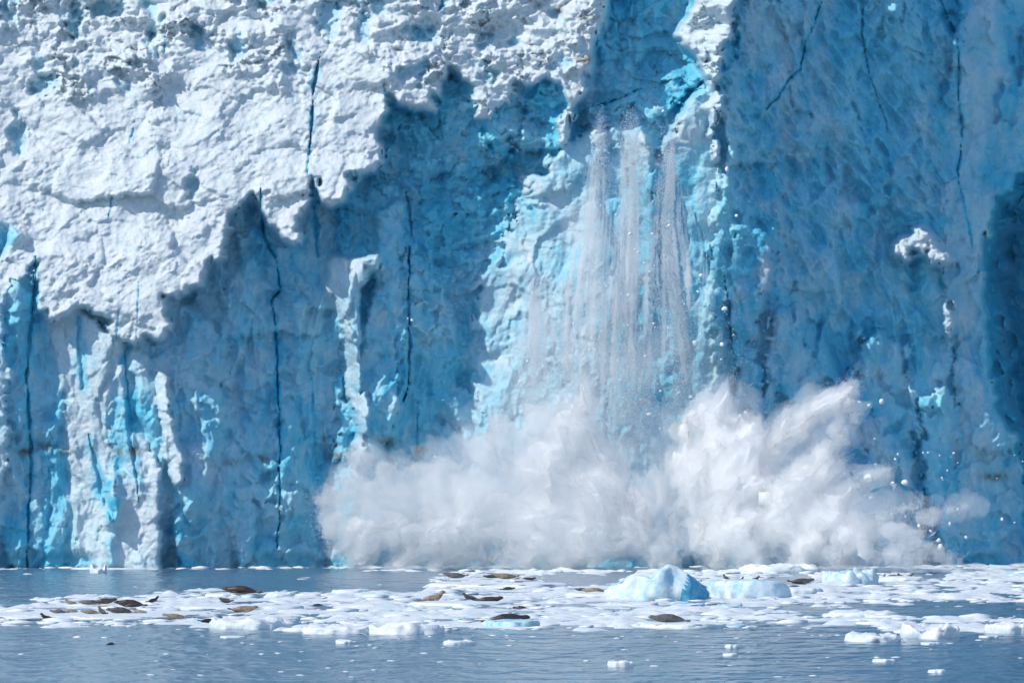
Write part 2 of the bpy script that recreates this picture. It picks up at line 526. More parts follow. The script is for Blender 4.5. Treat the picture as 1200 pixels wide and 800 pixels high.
plate(WALL_R, [(890, 315), (903, 300), (910, 320), (900, 340), (890, 345)],
      [(890, 320, -.6), (908, 320, -.3), (898, 340, .2)], .7, .7, (4, .4))
# cavern at the far right and its lip
plate(RIB, [(1118, -330), (1440, -330), (1440, 120), (1205, 205), (1170, 240), (1153, 278), (1150, 330), (1164, 400), (1168, 455), (1192, 510), (1206, 560), (1214, 700), (1110, 700), (1118, 500), (1108, 300)],
      [(1110, -200, -10.8), (1430, -200, -20), (1110, 300, -9.0), (1200, 100, -11.9), (1160, 400, -10.4), (1110, 690, -7.6), (1210, 690, -10.8)], .36, .5, (5, .4))
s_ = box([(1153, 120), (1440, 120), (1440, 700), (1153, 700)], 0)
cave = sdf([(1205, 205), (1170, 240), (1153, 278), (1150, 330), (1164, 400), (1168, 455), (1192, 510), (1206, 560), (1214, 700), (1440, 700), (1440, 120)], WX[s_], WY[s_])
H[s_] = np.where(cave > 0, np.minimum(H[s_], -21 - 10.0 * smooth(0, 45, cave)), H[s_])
PID[s_] = np.where(cave > 0, CAVE, PID[s_]); PALE[s_] = np.where(cave > 0, -.3, PALE[s_])  # cavern coloured darkest blue, painting in the shade under its roof
plate(WALL_R, [(1262, 60), (1440, 60), (1440, 700), (1300, 700), (1278, 500), (1255, 330), (1250, 200)], [(1262, 100, -7.5), (1440, 100, -9), (1262, 690, -6.5)], .2, .5, (14, 1))  # unseen mass added right of the cavern to shut out sky light
# the big leaning white slope, upper left and centre
LIP = [(450, 112), (450, 190), (436, 201), (412, 213), (404, 240), (388, 244), (376, 232), (367, 210), (362, 232), (356, 262), (347, 286), (324, 275), (306, 250), (297, 222), (276, 244), (268, 286), (262, 300), (240, 316), (234, 342), (200, 346), (196, 390), (170, 396), (140, 404), (128, 380), (106, 372), (90, 364), (70, 372), (58, 386), (46, 350), (41, 308), (31, 330), (12, 331), (0, 345), (-300, 345)]
plate(SLOPE, [(-300, -330), (452, -330)] + LIP,
      [(-200, -200, -15), (-200, 330, -1.6), (0, 0, -8.3), (0, 340, .2), (140, 400, 2.3), (140, 0, -7.4), (290, 230, .1), (290, 0, -6.0), (440, 190, .6), (450, 0, -3.9), (450, 110, -1.3), (450, -200, -9.5)], .88, 1.0, (5, .35))
plate(SLOPE, [(440, -330), (720, -330), (716, 0), (700, 42), (686, 92), (674, 128), (668, 160), (655, 168), (650, 150), (664, 128), (652, 100), (628, 92), (604, 106), (596, 120), (578, 134), (556, 136), (553, 100), (532, 84), (516, 100), (505, 130), (490, 126), (452, 113), (441, 100)],
      [(452, -200, -9.5), (720, -200, -9), (452, 0, -3.9), (600, 0, -5.2), (715, 0, -3.8), (452, 110, -1.4), (600, 100, -2.6), (690, 90, -1.9), (660, 165, -1.6)], .86, 1.2, (8, .9))

# --- relief shared by every plate
def blur(a, n):
    """Box blurs of n cells, twice, along both axes."""
    for _ in range(2):
        for ax in (0, 1):
            p = np.pad(a, [(n + 1, n) if k == ax else (0, 0) for k in (0, 1)], mode='edge')
            c = np.cumsum(p.astype(np.float64), axis=ax)
            a = ((np.take(c, range(2 * n + 1, c.shape[ax]), axis=ax) - np.take(c, range(0, c.shape[ax] - 2 * n - 1), axis=ax)) / (2 * n + 1)).astype(F32)
    return a


whiteish = smooth(.55, .8, PALE)
H = np.maximum(.5 * H + .5 * blur(H, 1), blur(H, 3) - .6)
whiteish = blur(whiteish, 2)
PALE = blur(PALE, 2)
qx, qy = X + 10 * fbm(X / 45, Y / 70, 4, 113), Y + 14 * fbm(X / 45, Y / 70, 4, 114)
jx, jy = qx + 5 * fbm(X / 10, Y / 14, 3, 131, .6), qy + 6 * fbm(X / 10, Y / 14, 3, 132, .6)
xm, ym = X / SC, Y / SC
crumb = smooth(-.2, .5, 1.3 * fbm(X / 110, Y / 90, 4, 71) + .5 - Y / 260 + .35 * smooth(430, 480, X)) * whiteish
crumb *= 1 - .9 * smooth(325, 345, X) * smooth(460, 440, X) * smooth(70, 95, Y)
wx2, wy2 = X + 7 * fbm(X / 22, Y / 22, 3, 2), Y + 7 * fbm(X / 22, Y / 22, 3, 4)
d1, d2, cv = cells(wx2 / 19, wy2 / 16, 1)
boulder = np.sqrt(np.clip(.6 - d1, 0, 1)) * smooth(.35, .9, cv) * 1.5
e1, e2, ev = cells(wx2 / 8, wy2 / 7, 2)
boulder2 = np.sqrt(np.clip(.62 - e1, 0, 1)) * smooth(.3, 1, ev)
b1, b2, bv = cells(X / 44 + .5 * n2(X / 20, Y / 20, 6), Y / 36, 3)
blocks = np.clip(b2 - b1, 0, .5) * (.2 + bv)
patch = smooth(-.1, .45, fbm(X / 48, Y / 40, 3, 19) + .12)
gran = fbm(X / 12, Y / 10, 4, 23, .6)
H += crumb * (patch * (.5 * boulder + .2 * boulder2 + .9 * slabs(wx2 / 18, wy2 / 14, 41, .1, .3) + .4 * slabs(wx2 / 8, wy2 / 6.5, 42, .1, .3)) + .9 * blocks * crumb + 1.0 * fbm(X / 60, Y / 44, 5, 8, .55) + (.22 + .3 * patch) * gran)
# the upper slope is broken into steps and hollows between seracs
ser = fbm(X / 90 + .4 * n2(X / 30, Y / 30, 9), Y / 52, 4, 201, .5, True)
H += crumb * smooth(190, 40, Y) * 1.5 * ser
hol = smooth(.18, .45, fbm(X / 34, Y / 40, 3, 207)) * crumb * smooth(190, 90, Y)
H -= .8 * hol
PALE -= .35 * hol
# wind and melt ripples running down to the left on the smoother slope
rx, ry = (X * .55 + Y * .83), (-X * .83 + Y * .55)
rip = fbm(rx / 13, ry / 40, 4, 15, .6, True)
rmod = .35 + .65 * smooth(-.3, .4, fbm(X / 50, Y / 50, 3, 16))
brk = slabs(jx / 92, jy / 58, 55, .03, .2) + .5 * slabs(jx / 40, jy / 26, 56, .05, .25)
H += whiteish * (1 - .6 * crumb) * .75 * (.3 * brk + .7 * blur(brk, 1))
H += whiteish * (1 - crumb) * (.22 * rip * rmod + 1.0 * fbm(X / 80, Y / 60, 4, 33) + .26 * rmod * fbm(X / 9, Y / 7, 4, 36, .6) + .3 * spall(qx / 30, qy / 22, 12, .9, False) * rmod)
# blue ice: spalled faces, each its own tilted plane, with hanging flutes and shallow scallops
blue = (1 - whiteish) * (1 - .8 * blur((PID == CAVE).astype(F32), 2))


vert = smooth(150, 330, Y)                               # the lower faces hang in columns, the upper ones are blockier
sp1 = spall(qx / 74, qy / 170, 5, .8)
sp2 = spall(qx / 30, qy / 84, 6, .9, False)
sp3 = spall(qx / 26 + 3, qy / 24, 7, .9)
sp4 = spall(qx / 12, qy / 17, 8, .8)
sp5 = spall(qx / 44 + 1.5, qy / 58, 15, .8)
hang = smooth(-.2, .3, fbm(X / 90, Y / 140, 3, 48))
flute = fbm(X / 52 + .5 * n2(X / 60, Y / 80, 43), Y / 230, 4, 41, .5, True)
appr = blur((PID == APRON).astype(F32), 3)
calm = (1 - .6 * appr) * (1 - .5 * blur((PID == BUTT).astype(F32), 3))
st = 1.5 * slabs(jx / 70, jy / 175, 5) + .85 * slabs(jx / 30, jy / 74, 6) * (.4 + .6 * hang) + .62 * slabs(jx / 25, jy / 22, 7) * (1.2 - hang) + .26 * slabs(jx / 12, jy / 15, 8)
st = .35 * st + .65 * blur(st, 1)
H += blue * calm * (st + .7 * sp1 + .5 * sp2 * hang + .75 * sp5 + 1.5 * flute * (.35 + .65 * hang) * vert + .6 * fbm(X / 50, Y / 110, 4, 42) + .3 * fbm(X / 15, Y / 20, 4, 47, .55))
al = blur((PID == ALCOVE).astype(F32), 3) * smooth(560, 300, Y)
H += al * (1.1 * fbm(X / 60, Y / 34, 4, 52) + 1.2 * spall(qx / 44, qy / 26, 9) + .6 * slabs(jx / 34, jy / 18, 91) + .3 * slabs(jx / 13, jy / 9, 92))
H += appr * (.5 * fbm(X / 40, Y / 60, 4, 53) + .6 * spall(qx / 50, qy / 38, 10, .9, False) * smooth(420, 240, Y))
# shade-side wall: diagonal chipped texture in its upper half
wr = blur((PID == WALL_R).astype(F32), 2) * smooth(430, 230, Y)
H += wr * (.5 * fbm((X * .8 - Y * .55) / 16, (X * .55 + Y * .8) / 55, 4, 77, .55, True) + .4 * fbm(X / 30, Y / 26, 4, 78))
H += .04 * fbm(X / 4.2, Y / 4.2, 2, 61)
# shade-side wall: diagonal chipped texture in its upper half
wr = blur((PID == WALL_R).astype(F32), 2) * smooth(430, 230, Y)
H += wr * (.45 * fbm((X * .8 - Y * .55) / 16, (X * .55 + Y * .8) / 55, 4, 77, .55, True) + .35 * fbm(X / 30, Y / 26, 4, 78))

fold = fbm((X * .9 - Y * .44) / 75, (X * .44 + Y * .9) / 260, 3, 141, .5, True)
H += blur((PID == WALL_R).astype(F32), 4) * 2.0 * (fold - .25) * smooth(870, 930, X)
# ledges roll over instead of ending in a razor edge
gy_, gx_ = np.gradient(H)
steep = blur(smooth(.35, 1.0, np.hypot(gx_, gy_)), 2)
H = H * (1 - steep) + blur(H, 2) * steep

# --- crevasses
CRACK = np.zeros(X.shape, np.int16)
NCRACK = [0]


def crack(pts, w=2.2, depth=2.0):
    s = box(pts, 40)
    x = X[s] + 2.2 * fbm(X[s] / 14, Y[s] / 14, 3, 81); y = Y[s] + 2.0 * fbm(X[s] / 14, Y[s] / 14, 3, 83)
    d = np.full(x.shape, 1e9, F32); tt = np.zeros(x.shape, F32)
    n = len(pts) - 1
    for i in range(n):
        (x0, y0), (x1, y1) = pts[i], pts[i + 1]
        ex, ey = x1 - x0, y1 - y0
        t = np.clip(((x - x0) * ex + (y - y0) * ey) / (ex * ex + ey * ey), 0, 1)
        dd = np.hypot(x - x0 - t * ex, y - y0 - t * ey)
        tt = np.where(dd < d, (i + t) / n, tt); d = np.minimum(d, dd)
    ww = w * (.35 + .65 * np.sin(np.pi * np.clip(tt, .03, .97)) ** .6)
    ww = ww * .62 * np.clip(.25 + 1.7 * np.clip(n2(x / 14, y / 24, 6) + .45, 0, 1), .2, 1.5)
    g = smooth(ww, ww * .3, d)
    H[s] -= depth * .28 * g
    PALE[s] -= .4 * smooth(ww * 3.2, ww, d)
    if w > 1.7:
        NCRACK[0] += 1
        CRACK[s] = np.where(d < max(w * .42, .95), NCRACK[0], CRACK[s])


crack([(376, 60), (371, 85), (367, 110), (366, 140), (363, 172)], 3.2, 3.5)
crack([(363, 172), (361, 190), (360, 205)], 1.4, 1.0)
crack([(450, 82), (451, 112)], 1.6, 1.5)
crack([(366, 205), (368, 250), (372, 300)], 3.0, 1.5)
crack([(42, 300), (41, 340), (35, 390), (31, 440), (35, 500), (37, 540), (33, 600), (31, 680)], 4.0, 2.6)
crack([(305, 215), (306, 245), (310, 280), (322, 300), (330, 340), (318, 352), (323, 380), (325, 440), (328, 520), (328, 600), (325, 640)], 2.6, 2.2)
crack([(476, 225), (480, 255), (483, 275)], 3.4, 2.6)
crack([(480, 290), (479, 340), (480, 400), (478, 450), (473, 470)], 3.0, 3.0)
crack([(490, 470), (488, 520), (492, 560)], 1.8, 1.0)
crack([(365, 440), (368, 500), (372, 570)], 1.6, 1.0)
crack([(690, 126), (722, 118), (752, 104)], 3.0, 1.6)
crack([(963, 0), (950, 38), (943, 50), (938, 80), (925, 92), (910, 116), (898, 128)], 2.6, 1.8)
crack([(1008, -60), (1010, 0), (1011, 40), (1014, 62)], 4.0, 2.6)
crack([(1014, 62), (1018, 85), (1026, 110), (1034, 130), (1040, 150), (1041, 165)], 1.8, 1.2)
crack([(1098, -10), (1110, 20), (1122, 45), (1124, 80), (1122, 112), (1128, 150), (1126, 180), (1121, 200), (1124, 215)], 2.4, 2.0)
crack([(1121, 208), (1108, 215), (1098, 205), (1090, 188)], 1.6, 1.0)
crack([(1124, 215), (1132, 250), (1140, 290)], 1.6, .8)
crack([(848, 320), (854, 350), (858, 400), (861, 440), (861, 475)], 2.4, 2.0)
crack([(815, 250), (823, 280), (832, 315)], 1.5, 1.0)
crack([(1015, 400), (1040, 396), (1070, 392), (1092, 382)], 1.5, .7)
crack([(1055, -40), (1058, 10), (1056, 26)], 6.0, 2.5)
crack([(516, -20), (518, 6), (513, 14)], 4.0, 2.0)
crack([(132, 230), (128, 255)], 1.6, 1.0)
crack([(52, 225), (51, 252)], 1.8, 1.0)
crack([(158, 142), (152, 168)], 1.8, 1.0)
crack([(140, 360), (136, 400)], 1.5, .6)
crack([(163, 330), (160, 400)], 1.5, .6)
crack([(195, 35), (193, 62)], 1.8, 1.0)
# open shaded slots between the lit buttresses
crack([(92, 372), (94, 400), (98, 430), (96, 455)], 6.5, 1.6)
crack([(104, 508), (112, 540), (122, 580), (130, 606)], 6.5, 1.6)
crack([(146, 412), (149, 450), (152, 500), (160, 560), (163, 590)], 5.0, 1.3)
# hollows in the crumbly upper slope
for hx, hy, rx_, ry_, dp in [(50, 100, 18, 14, 1.3), (22, 160, 12, 26, 1.3), (88, 22, 14, 24, 1.6), (125, 10, 22, 12, 1.6), (225, 215, 9, 16, 1.2), (235, 45, 14, 16, .8), (278, 55, 10, 20, .8), (385, 20, 16, 26, 1.4), (425, 30, 12, 24, 1.0), (500, 40, 16, 16, 1.0), (570, 50, 12, 12, .9), (340, 55, 8, 14, .8)]:
    q = np.sqrt(((X - hx) / rx_) ** 2 + ((Y - hy) / ry_) ** 2) + .9 * fbm(X / 16, Y / 16, 4, 301)
    g = smooth(1.25, .35, q)
    H -= dp * g
    PALE -= .35 * g
# debris band: thin dirty lenses just above an old waterline
DIRT = np.zeros(X.shape, F32)
for hx, hy, rx_ in [(52, 524, 14), (75, 530, 6), (30, 528, 10), (270, 541, 9), (306, 537, 9), (393, 535, 9), (455, 518, 9), (493, 527, 7), (150, 528, 14), (1165, 558, 14), (655, 12, 5), (690, 20, 10), (685, 70, 8)]:
    DIRT = np.maximum(DIRT, np.exp(-((X - hx) / rx_) ** 2 - ((Y - hy - 2 * n2(X / 9, Y / 9, 3)) / 5) ** 2))
# undercut wave notch at the foot, wet and clear
notch = smooth(644, 658, Y + 7 * fbm(X / 50, Y / 200, 3, 90)) * smooth(-.5, .1, n2(X / 70, Y / 400, 92))
H -= .7 * notch
PALE = PALE * (1 - .7 * notch) - .08 * notch
_, _, t1 = cells(qx / 40, qy / 90, 96)
_, _, t2 = cells(qx / 17, qy / 24, 97)
_bm = blur((PID == BUTT).astype(F32), 3)
PALE += (1 - whiteish) * (1 - .65 * _bm) * blur(.26 * (t1 - .5) + .24 * (t2 - .5) + .30 * fbm(X / 38, Y / 60, 4, 95) + .22 * fbm(X / 7, Y / 22, 3, 98), 1)
PALE += .12 * (PID == BUTT) + .17 * (PID == WALL_L) + .0 * (PID == WALL_R) - .36 * appr * smooth(680, 740, X) * smooth(835, 805, X) * smooth(150, 230, Y) - .10 * (PID == ALCOVE) * smooth(560, 420, Y)

# vertices lie out along the viewing rays, H metres in front of the reference plane
dist = D0 - H
uu = (X - CX) / F_PX; vv = -(Y - CY) / F_PX
cP, sP = math.cos(PITCH), math.sin(PITCH)
tt = dist / (cP - sP * vv)
VX, VY, VZ = uu * tt, dist, CAM_H + (sP + cP * vv) * tt
verts = np.stack([VX, VY, VZ], -1).reshape(-1, 3)
idx = np.arange(ny * nx).reshape(ny, nx)
quads = np.stack([idx[1:, :-1], idx[1:, 1:], idx[:-1, 1:], idx[:-1, :-1]], -1).reshape(-1, 4)
PID[(PID == CAVE) & (X < 1140)] = WALL_L
qpid = PID[:-1, :-1].copy()
qcr = CRACK[:-1, :-1]
qpid[qcr > 0] = 100 + qcr[qcr > 0]
qpid = qpid.reshape(-1)

glacier = empty('glacier', (0, D0, 0))
tag(glacier, 'towering calving glacier front of white and blue ice rising straight from the water', 'glacier')
for pid, nm in list(PART_NAME.items()) + [(100 + k, 'crevasse') for k in range(1, NCRACK[0] + 1)]:
    q = quads[qpid == pid]
    if not len(q): continue
    used, inv = np.unique(q.ravel(), return_inverse=True)
    v = verts[used] - np.array([0, D0, 0])
    me = np_mesh(nm, v, inv.reshape(-1, 4))
    float_attr(me, 'snow', PALE.reshape(-1)[used]); float_attr(me, 'dirt', DIRT.reshape(-1)[used])
    o = link(nm, me, glacier, M_ICE)
# the body of ice behind the front
bx0, bx1, zt = -62, 62, float(VZ[0].mean())
ring = np.concatenate([np.stack([VX[:, 0], VY[:, 0], VZ[:, 0]], -1)[::-1], np.stack([VX[0], VY[0], VZ[0]], -1), np.stack([VX[:, -1], VY[:, -1], VZ[:, -1]], -1)])
back = ring.copy(); back[:, 1] = 520; back[:, 2] = np.where(back[:, 2] > 30, back[:, 2] + 6, back[:, 2])
nr = len(ring)
bq = np.stack([np.arange(nr - 1), np.arange(nr - 1) + nr, np.arange(1, nr) + nr, np.arange(1, nr)], -1)
me = np_mesh('ice_body', np.concatenate([ring, back]) - np.array([0, D0, 0]), bq)
float_attr(me, 'snow', np.full(2 * nr, .8)); float_attr(me, 'dirt', np.zeros(2 * nr))
link('ice_body', me, glacier, M_ICE)

# ------------------------------------------------------------------ WATER
bm = bmesh.new()
for p in ((-3000, -1500, 0), (3000, -1500, 0), (3000, 4000, 0), (-3000, 4000, 0)): bm.verts.new(p)
bm.faces.new(bm.verts[:])
me = bpy.data.meshes.new('water'); bm.to_mesh(me); bm.free()
water = link('water', me, None, M_WATER)
tag(water, 'grey blue rippled fjord water', None, None, 'structure')

# ------------------------------------------------------------------ FLOATING ICE
M_FLOE = floe_material('floe_ice', (.74, .79, .82), (.82, .84, .85), (.60, .73, .79))
M_BLUE = floe_material('clear_floe_ice', (.42, .66, .76), (.66, .80, .85), (.20, .50, .66))
M_BERG = floe_material('berg_ice', (.60, .75, .81), (.78, .84, .87), (.36, .62, .74))


def ico(sub):
    bm = bmesh.new(); bmesh.ops.create_icosphere(bm, subdivisions=sub, radius=1)
    v = np.array([p.co[:] for p in bm.verts], F32)
    f = np.array([[p.index for p in q.verts] for q in bm.faces], np.int32)
    bm.free(); return v, f


ICO = {k: ico(k) for k in (1, 2, 3, 4, 5)}


def floe_mesh(seed, w, d, h, lumpy=.6, sub=4, profile=None):
    """Low irregular slab of drift ice, waterline at z = 0."""
    v, f = ICO[sub]
    v = v.copy()
    flat = np.c_[v[:, :2], np.zeros(len(v))]
    edge = 1 + .34 * fbm3(v * 1.3 * [1, 1, .2], 3, seed) + .14 * fbm3(v * 4, 3, seed + 9)
    x, y = v[:, 0] * edge, v[:, 1] * edge
    up = np.clip(v[:, 2], 0, 1)
    p = np.stack([x * max(w, .6) * .8, y * max(d, .6) * .5, np.full(len(x), seed * 3.7)], 1).astype(F32)
    _, _, cv = cells(p[:, 0] * 1.2 + seed, p[:, 1] * .9, seed % 7)
    top = .55 + lumpy * (1.0 * fbm3(p * .9, 4, seed + 3) + .5 * (cv - .5)) + .25 * lumpy * fbm3(p * 3.5, 3, seed + 5, .5, True)
    if profile is not None:
        top = top * 0.35 + np.interp(x, *profile) * .9
    z = np.where(v[:, 2] > 0, h * np.clip(top, .12, 3) * np.clip(up * 2.6, 0, 1) ** .55, v[:, 2] * .35)
    return np_mesh('floe', np.stack([x * w / 2, y * d / 2, z], 1), f)


FLOE_BVH = []
from mathutils.bvhtree import BVHTree


def register(o):
    me = o.data; co = get_co(me)
    a = o.rotation_euler.z; c, s = math.cos(a), math.sin(a)
    w_ = np.stack([co[:, 0] * c - co[:, 1] * s, co[:, 0] * s + co[:, 1] * c, co[:, 2]], 1) * np.array(o.scale) + np.array(o.location)
    FLOE_BVH.append((BVHTree.FromPolygons([tuple(p) for p in w_], [tuple(p.vertices) for p in me.polygons]), o))


def named_floe(px, py, wpx, hpx, depth, seed, label, cat='ice floe', name='ice_floe', lumpy=.6, m=None, profile=None, sub=4, group=None):
    """py: picture row of its front waterline."""
    p = on_water(px, py)
    k = F_PX / p.y
    me = floe_mesh(seed, wpx / k, depth, hpx / k, lumpy, sub, profile)
    o = link(name, me, None, m or M_FLOE)
    o.location = (p.x * (1 + depth * .45 / p.y), p.y + depth * .45, 0)
    tag(o, label, cat, group)
    register(o)
    return o


berg = named_floe(771, 703, 122, 31, 5.0, 21, 'biggest iceberg, white with a steep deep blue right face, before the splash', 'iceberg', 'iceberg', .3, M_BERG,
           ([-1.1, -.8, -.45, -.12, .0, .2, .42, .55, .8, 1.1], [.1, .45, .8, .66, .95, 1.2, 1.1, .85, .45, .1]), 5)
# its right end is tinted deep blue, painting in the shaded side
M_BERG_SHADE = floe_material('berg_shade_ice', (.10, .42, .62), (.22, .55, .70), (.05, .30, .52))
berg.data.materials.append(M_BERG_SHADE)
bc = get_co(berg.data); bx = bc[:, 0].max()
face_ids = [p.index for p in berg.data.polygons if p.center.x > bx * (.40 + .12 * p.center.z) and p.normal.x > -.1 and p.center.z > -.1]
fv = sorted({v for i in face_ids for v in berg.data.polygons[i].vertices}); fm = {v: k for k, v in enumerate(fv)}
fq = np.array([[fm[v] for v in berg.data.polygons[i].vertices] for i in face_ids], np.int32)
face = link('shaded_face', np_mesh('shaded_face', bc[fv] * [1.004, 1, 1.004] + [.006, -.008, .004], fq), berg, M_BERG_SHADE)
named_floe(880, 701, 100, 20, 5, 22, 'long low pale blue ice shelf right of the big iceberg', 'iceberg', 'iceberg', .25, M_BERG, ([-1, -.8, 0, .7, 1], [.8, .9, .95, .8, .3]))
named_floe(582, 689, 165, 8, 9, 23, 'flat snow white floe carrying the row of seals nearest the splash', lumpy=.1)
named_floe(996, 685, 66, 20, 5, 24, 'rounded lumpy iceberg with a pale turquoise patch right of the long shelf', 'iceberg', 'iceberg', .7, M_BERG)
named_floe(915, 671, 90, 13, 5, 25, 'white ice mound against the foot of the right spray plume', lumpy=.5)
named_floe(120, 727, 290, 9, 13, 26, 'broad white floe carrying the crowded seal herd at far left', lumpy=.12, sub=5)
named_floe(278, 700, 80, 8, 5, 27, 'white floe under the large brown seal left of centre', lumpy=.1)
named_floe(327, 701, 34, 9, 2.5, 28, 'small white floe right of the large brown seal')
named_floe(285, 715, 150, 8, 6, 29, 'white floe under the tan seal with a dark head', lumpy=.12)
named_floe(292, 737, 92, 16, 4, 30, 'white floe on the lower edge of the band beneath the tan seal')
named_floe(398, 743, 86, 12, 4, 31, 'white floe on the lower edge, left of the wide pale one')
named_floe(475, 743, 90, 14, 5, 32, 'wide pale floe on the lower edge left of the black seal')
named_floe(600, 735, 66, 12, 5, 33, 'pale blue floe holding the sleek black seal', m=M_BLUE, lumpy=.2)
named_floe(540, 710, 130, 7, 6, 34, 'white floe under the three seals in mid band', lumpy=.1)
named_floe(700, 699, 72, 7, 4, 35, 'pale floe under the tan seal beside the big iceberg', lumpy=.3)
named_floe(800, 736, 110, 9, 6, 36, 'white floe under the lone grey seal', lumpy=.12)
named_floe(1024, 752, 62, 12, 4, 37, 'angular white floe floating just below the band at right')
named_floe(1090, 748, 66, 18, 4, 38, 'peaked white floe beside the angular one at right', lumpy=.7)
named_floe(1050, 681, 70, 8, 5, 39, 'floe under the huddle of small dark seals at far right', lumpy=.25)
named_floe(935, 695, 60, 10, 4, 40, 'floe under the reddish brown seal', lumpy=.3)
named_floe(727, 781, 28, 10, 1.0, 41, 'lone white ice lump in open water below the grey seal')
named_floe(1035, 775, 29, 5, 1.2, 42, 'flat white ice slab in open water below the angular floe', lumpy=.2)
named_floe(1098, 788, 21, 6, .9, 43, 'small square ice piece lowest at right in open water', lumpy=.2)
named_floe(538, 755, 36, 6, 1.5, 44, 'thin white ice strip in open water below the black seal')
named_floe(403, 754, 20, 6, 1, 45, 'little melting ice cap below the wide pale floe')
named_floe(858, 759, 17, 6, 1, 46, 'small ice nub in open water right of the lone grey seal')
named_floe(855, 768, 18, 4, 1, 47, 'yellowish thin ice scrap under the small ice nub', lumpy=.2)
named_floe(1090, 755, 22, 4, 1.2, 48, 'thin ice wafer right under the peaked floe', lumpy=.2)
named_floe(1158, 747, 24, 4, 1.2, 49, 'thin ice wafer near the right end of the band', lumpy=.2)
named_floe(273, 747, 30, 3, 1.4, 50, 'nearly awash ice sheet below the left floes', lumpy=.2)
named_floe(240, 729, 30, 5, 2, 53, 'grey sunken floe by a small black seal at left', m=M_BLUE, lumpy=.2)
named_floe(1185, 742, 60, 13, 4, 54, 'white floe cut by the right end of the band')
named_floe(1010, 723, 90, 9, 3, 55, 'long low white floe along the lower side of the open lead')
named_floe(115, 671, 20, 12, 2, 56, 'small white ice cone at the foot of the left cliff', lumpy=.9)


SEAL_DATA = [
    (48, 62, 722, 'black', 'alert', 205, 'black seal with raised head, leftmost of the herd on the broad floe'),
    (60, 77, 718, 'grey', 'flat', 175, 'grey seal lying next to the leftmost black one'),
    (76, 88, 717, 'pale', 'side', 10, 'pale seal between the grey seal and the golden one'),
    (77, 88, 708, 'pale', 'alert', 200, 'little pale grey seal with head up behind the herd'),
    (95, 113, 708, 'grey', 'flat', 180, 'greyish brown seal at the back left of the herd'),
    (112, 134, 707, 'brown', 'banana', 0, 'brown seal at the back middle of the herd'),
    (138, 166, 710, 'black', 'flat', 180, 'fat black seal at the back right of the herd'),
    (97, 115, 719, 'tan', 'flat', 182, 'golden tan seal at the front of the herd'),
    (113, 126, 719, 'tan', 'alert', 250, 'golden seal sitting upright beside the golden tan one'),
    (128, 153, 718, 'dark', 'flat', 180, 'charcoal seal at the front right of the herd'),
    (152, 170, 718, 'pale', 'side', 0, 'pale seal at the right end of the herd'),
    (147, 165, 712, 'brown', 'flat', 5, 'dark brown seal wedged behind the pale one'),
    (173, 187, 705, 'black', 'alert', 35, 'solitary black seal propped upright right of the herd'),
    (193, 215, 725, 'tan', 'banana', 180, 'slim tan seal with dark tail raised, near the grey sunken floe'),
    (238, 249, 729, 'black', 'banana', 20, 'tiny black seal on the grey sunken floe'),
    (265, 299, 697, 'brown', 'flat', 176, 'large brown seal with raised flank left of centre'),
    (256, 273, 706, 'black', 'banana', 130, 'black seal slanting down below the large brown one'),
    (273, 299, 713, 'tan', 'banana', 0, 'tan seal with a dark head on the floe below the brown one'),
    (522, 544, 677, 'grey', 'banana', 180, 'grey brown seal at the left end of the flat white floe'),
    (568, 583, 677, 'dark', 'flat', 180, 'small dark seal left of the golden seal on the flat floe'),
    (580, 603, 678, 'tan', 'banana', 180, 'golden seal in the middle of the flat white floe'),
    (599, 613, 681, 'dark', 'side', 20, 'mottled dark seal touching the golden one on the flat floe'),
    (610, 626, 681, 'brown', 'banana', 0, 'dark brown seal at the right end of the flat white floe'),
    (494, 521, 705, 'tan', 'alert', 0, 'tan bodied seal with dark raised head in mid band'),
    (542, 559, 700, 'dark', 'alert', 180, 'thin dark seal curled with its head up in mid band'),
    (559, 586, 705, 'brown', 'banana', 0, 'dark brown seal tilted upward in mid band'),
    (574, 615, 730, 'black', 'flat', 3, 'sleek black seal stretched on the pale blue floe'),
    (604, 617, 711, 'black', 'flat', 170, 'tiny black seal lying above the pale blue floe'),
    (590, 601, 687, 'black', 'flat', 10, 'tiny black seal below the flat white floe'),
    (676, 688, 692, 'dark', 'flat', 180, 'dark seal left of the tan one beside the big iceberg'),
    (685, 710, 695, 'tan', 'flat', 172, 'tan seal lying beside the big iceberg'),
    (765, 801, 729, 'grey', 'flat', 186, 'lone grey seal asleep on the lower edge of the band'),
    (847, 854, 678, 'dark', 'alert', 120, 'leftmost of the three dark seals behind the long shelf'),
    (864, 873, 679, 'black', 'alert', 60, 'middle of the three dark seals behind the long shelf'),
    (879, 890, 679, 'dark', 'alert', 10, 'rightmost of the three dark seals behind the long shelf'),
    (928, 951, 684, 'dark', 'banana', 0, 'charcoal seal behind the reddish brown one'),
    (919, 946, 692, 'brown', 'flat', 175, 'reddish brown seal with a tan head right of the long shelf'),
    (1031, 1039, 678, 'dark', 'alert', 60, 'leftmost small dark seal of the far right huddle'),
    (1038, 1054, 678, 'brown', 'banana', 0, 'brown seal in the middle of the far right huddle'),
    (1054, 1060, 677, 'black', 'alert', 200, 'tiny black seal in the far right huddle'),
    (1060, 1070, 677, 'dark', 'alert', 0, 'rightmost dark seal of the far right huddle'),
    (127, 133, 755, 'black', 'side', 60, 'black seal head poking out of open water below the herd'),
    (367, 377, 708, 'black', 'side', 30, 'black seal head among floes left of the mid band seals'),
]


def inpoly(poly, x, y):
    r = False
    for i in range(len(poly)):
        (x0, y0), (x1, y1) = poly[i - 1], poly[i]
        if (y0 > y) != (y1 > y) and x < (x1 - x0) * (y - y0) / (y1 - y0) + x0: r = not r
    return r


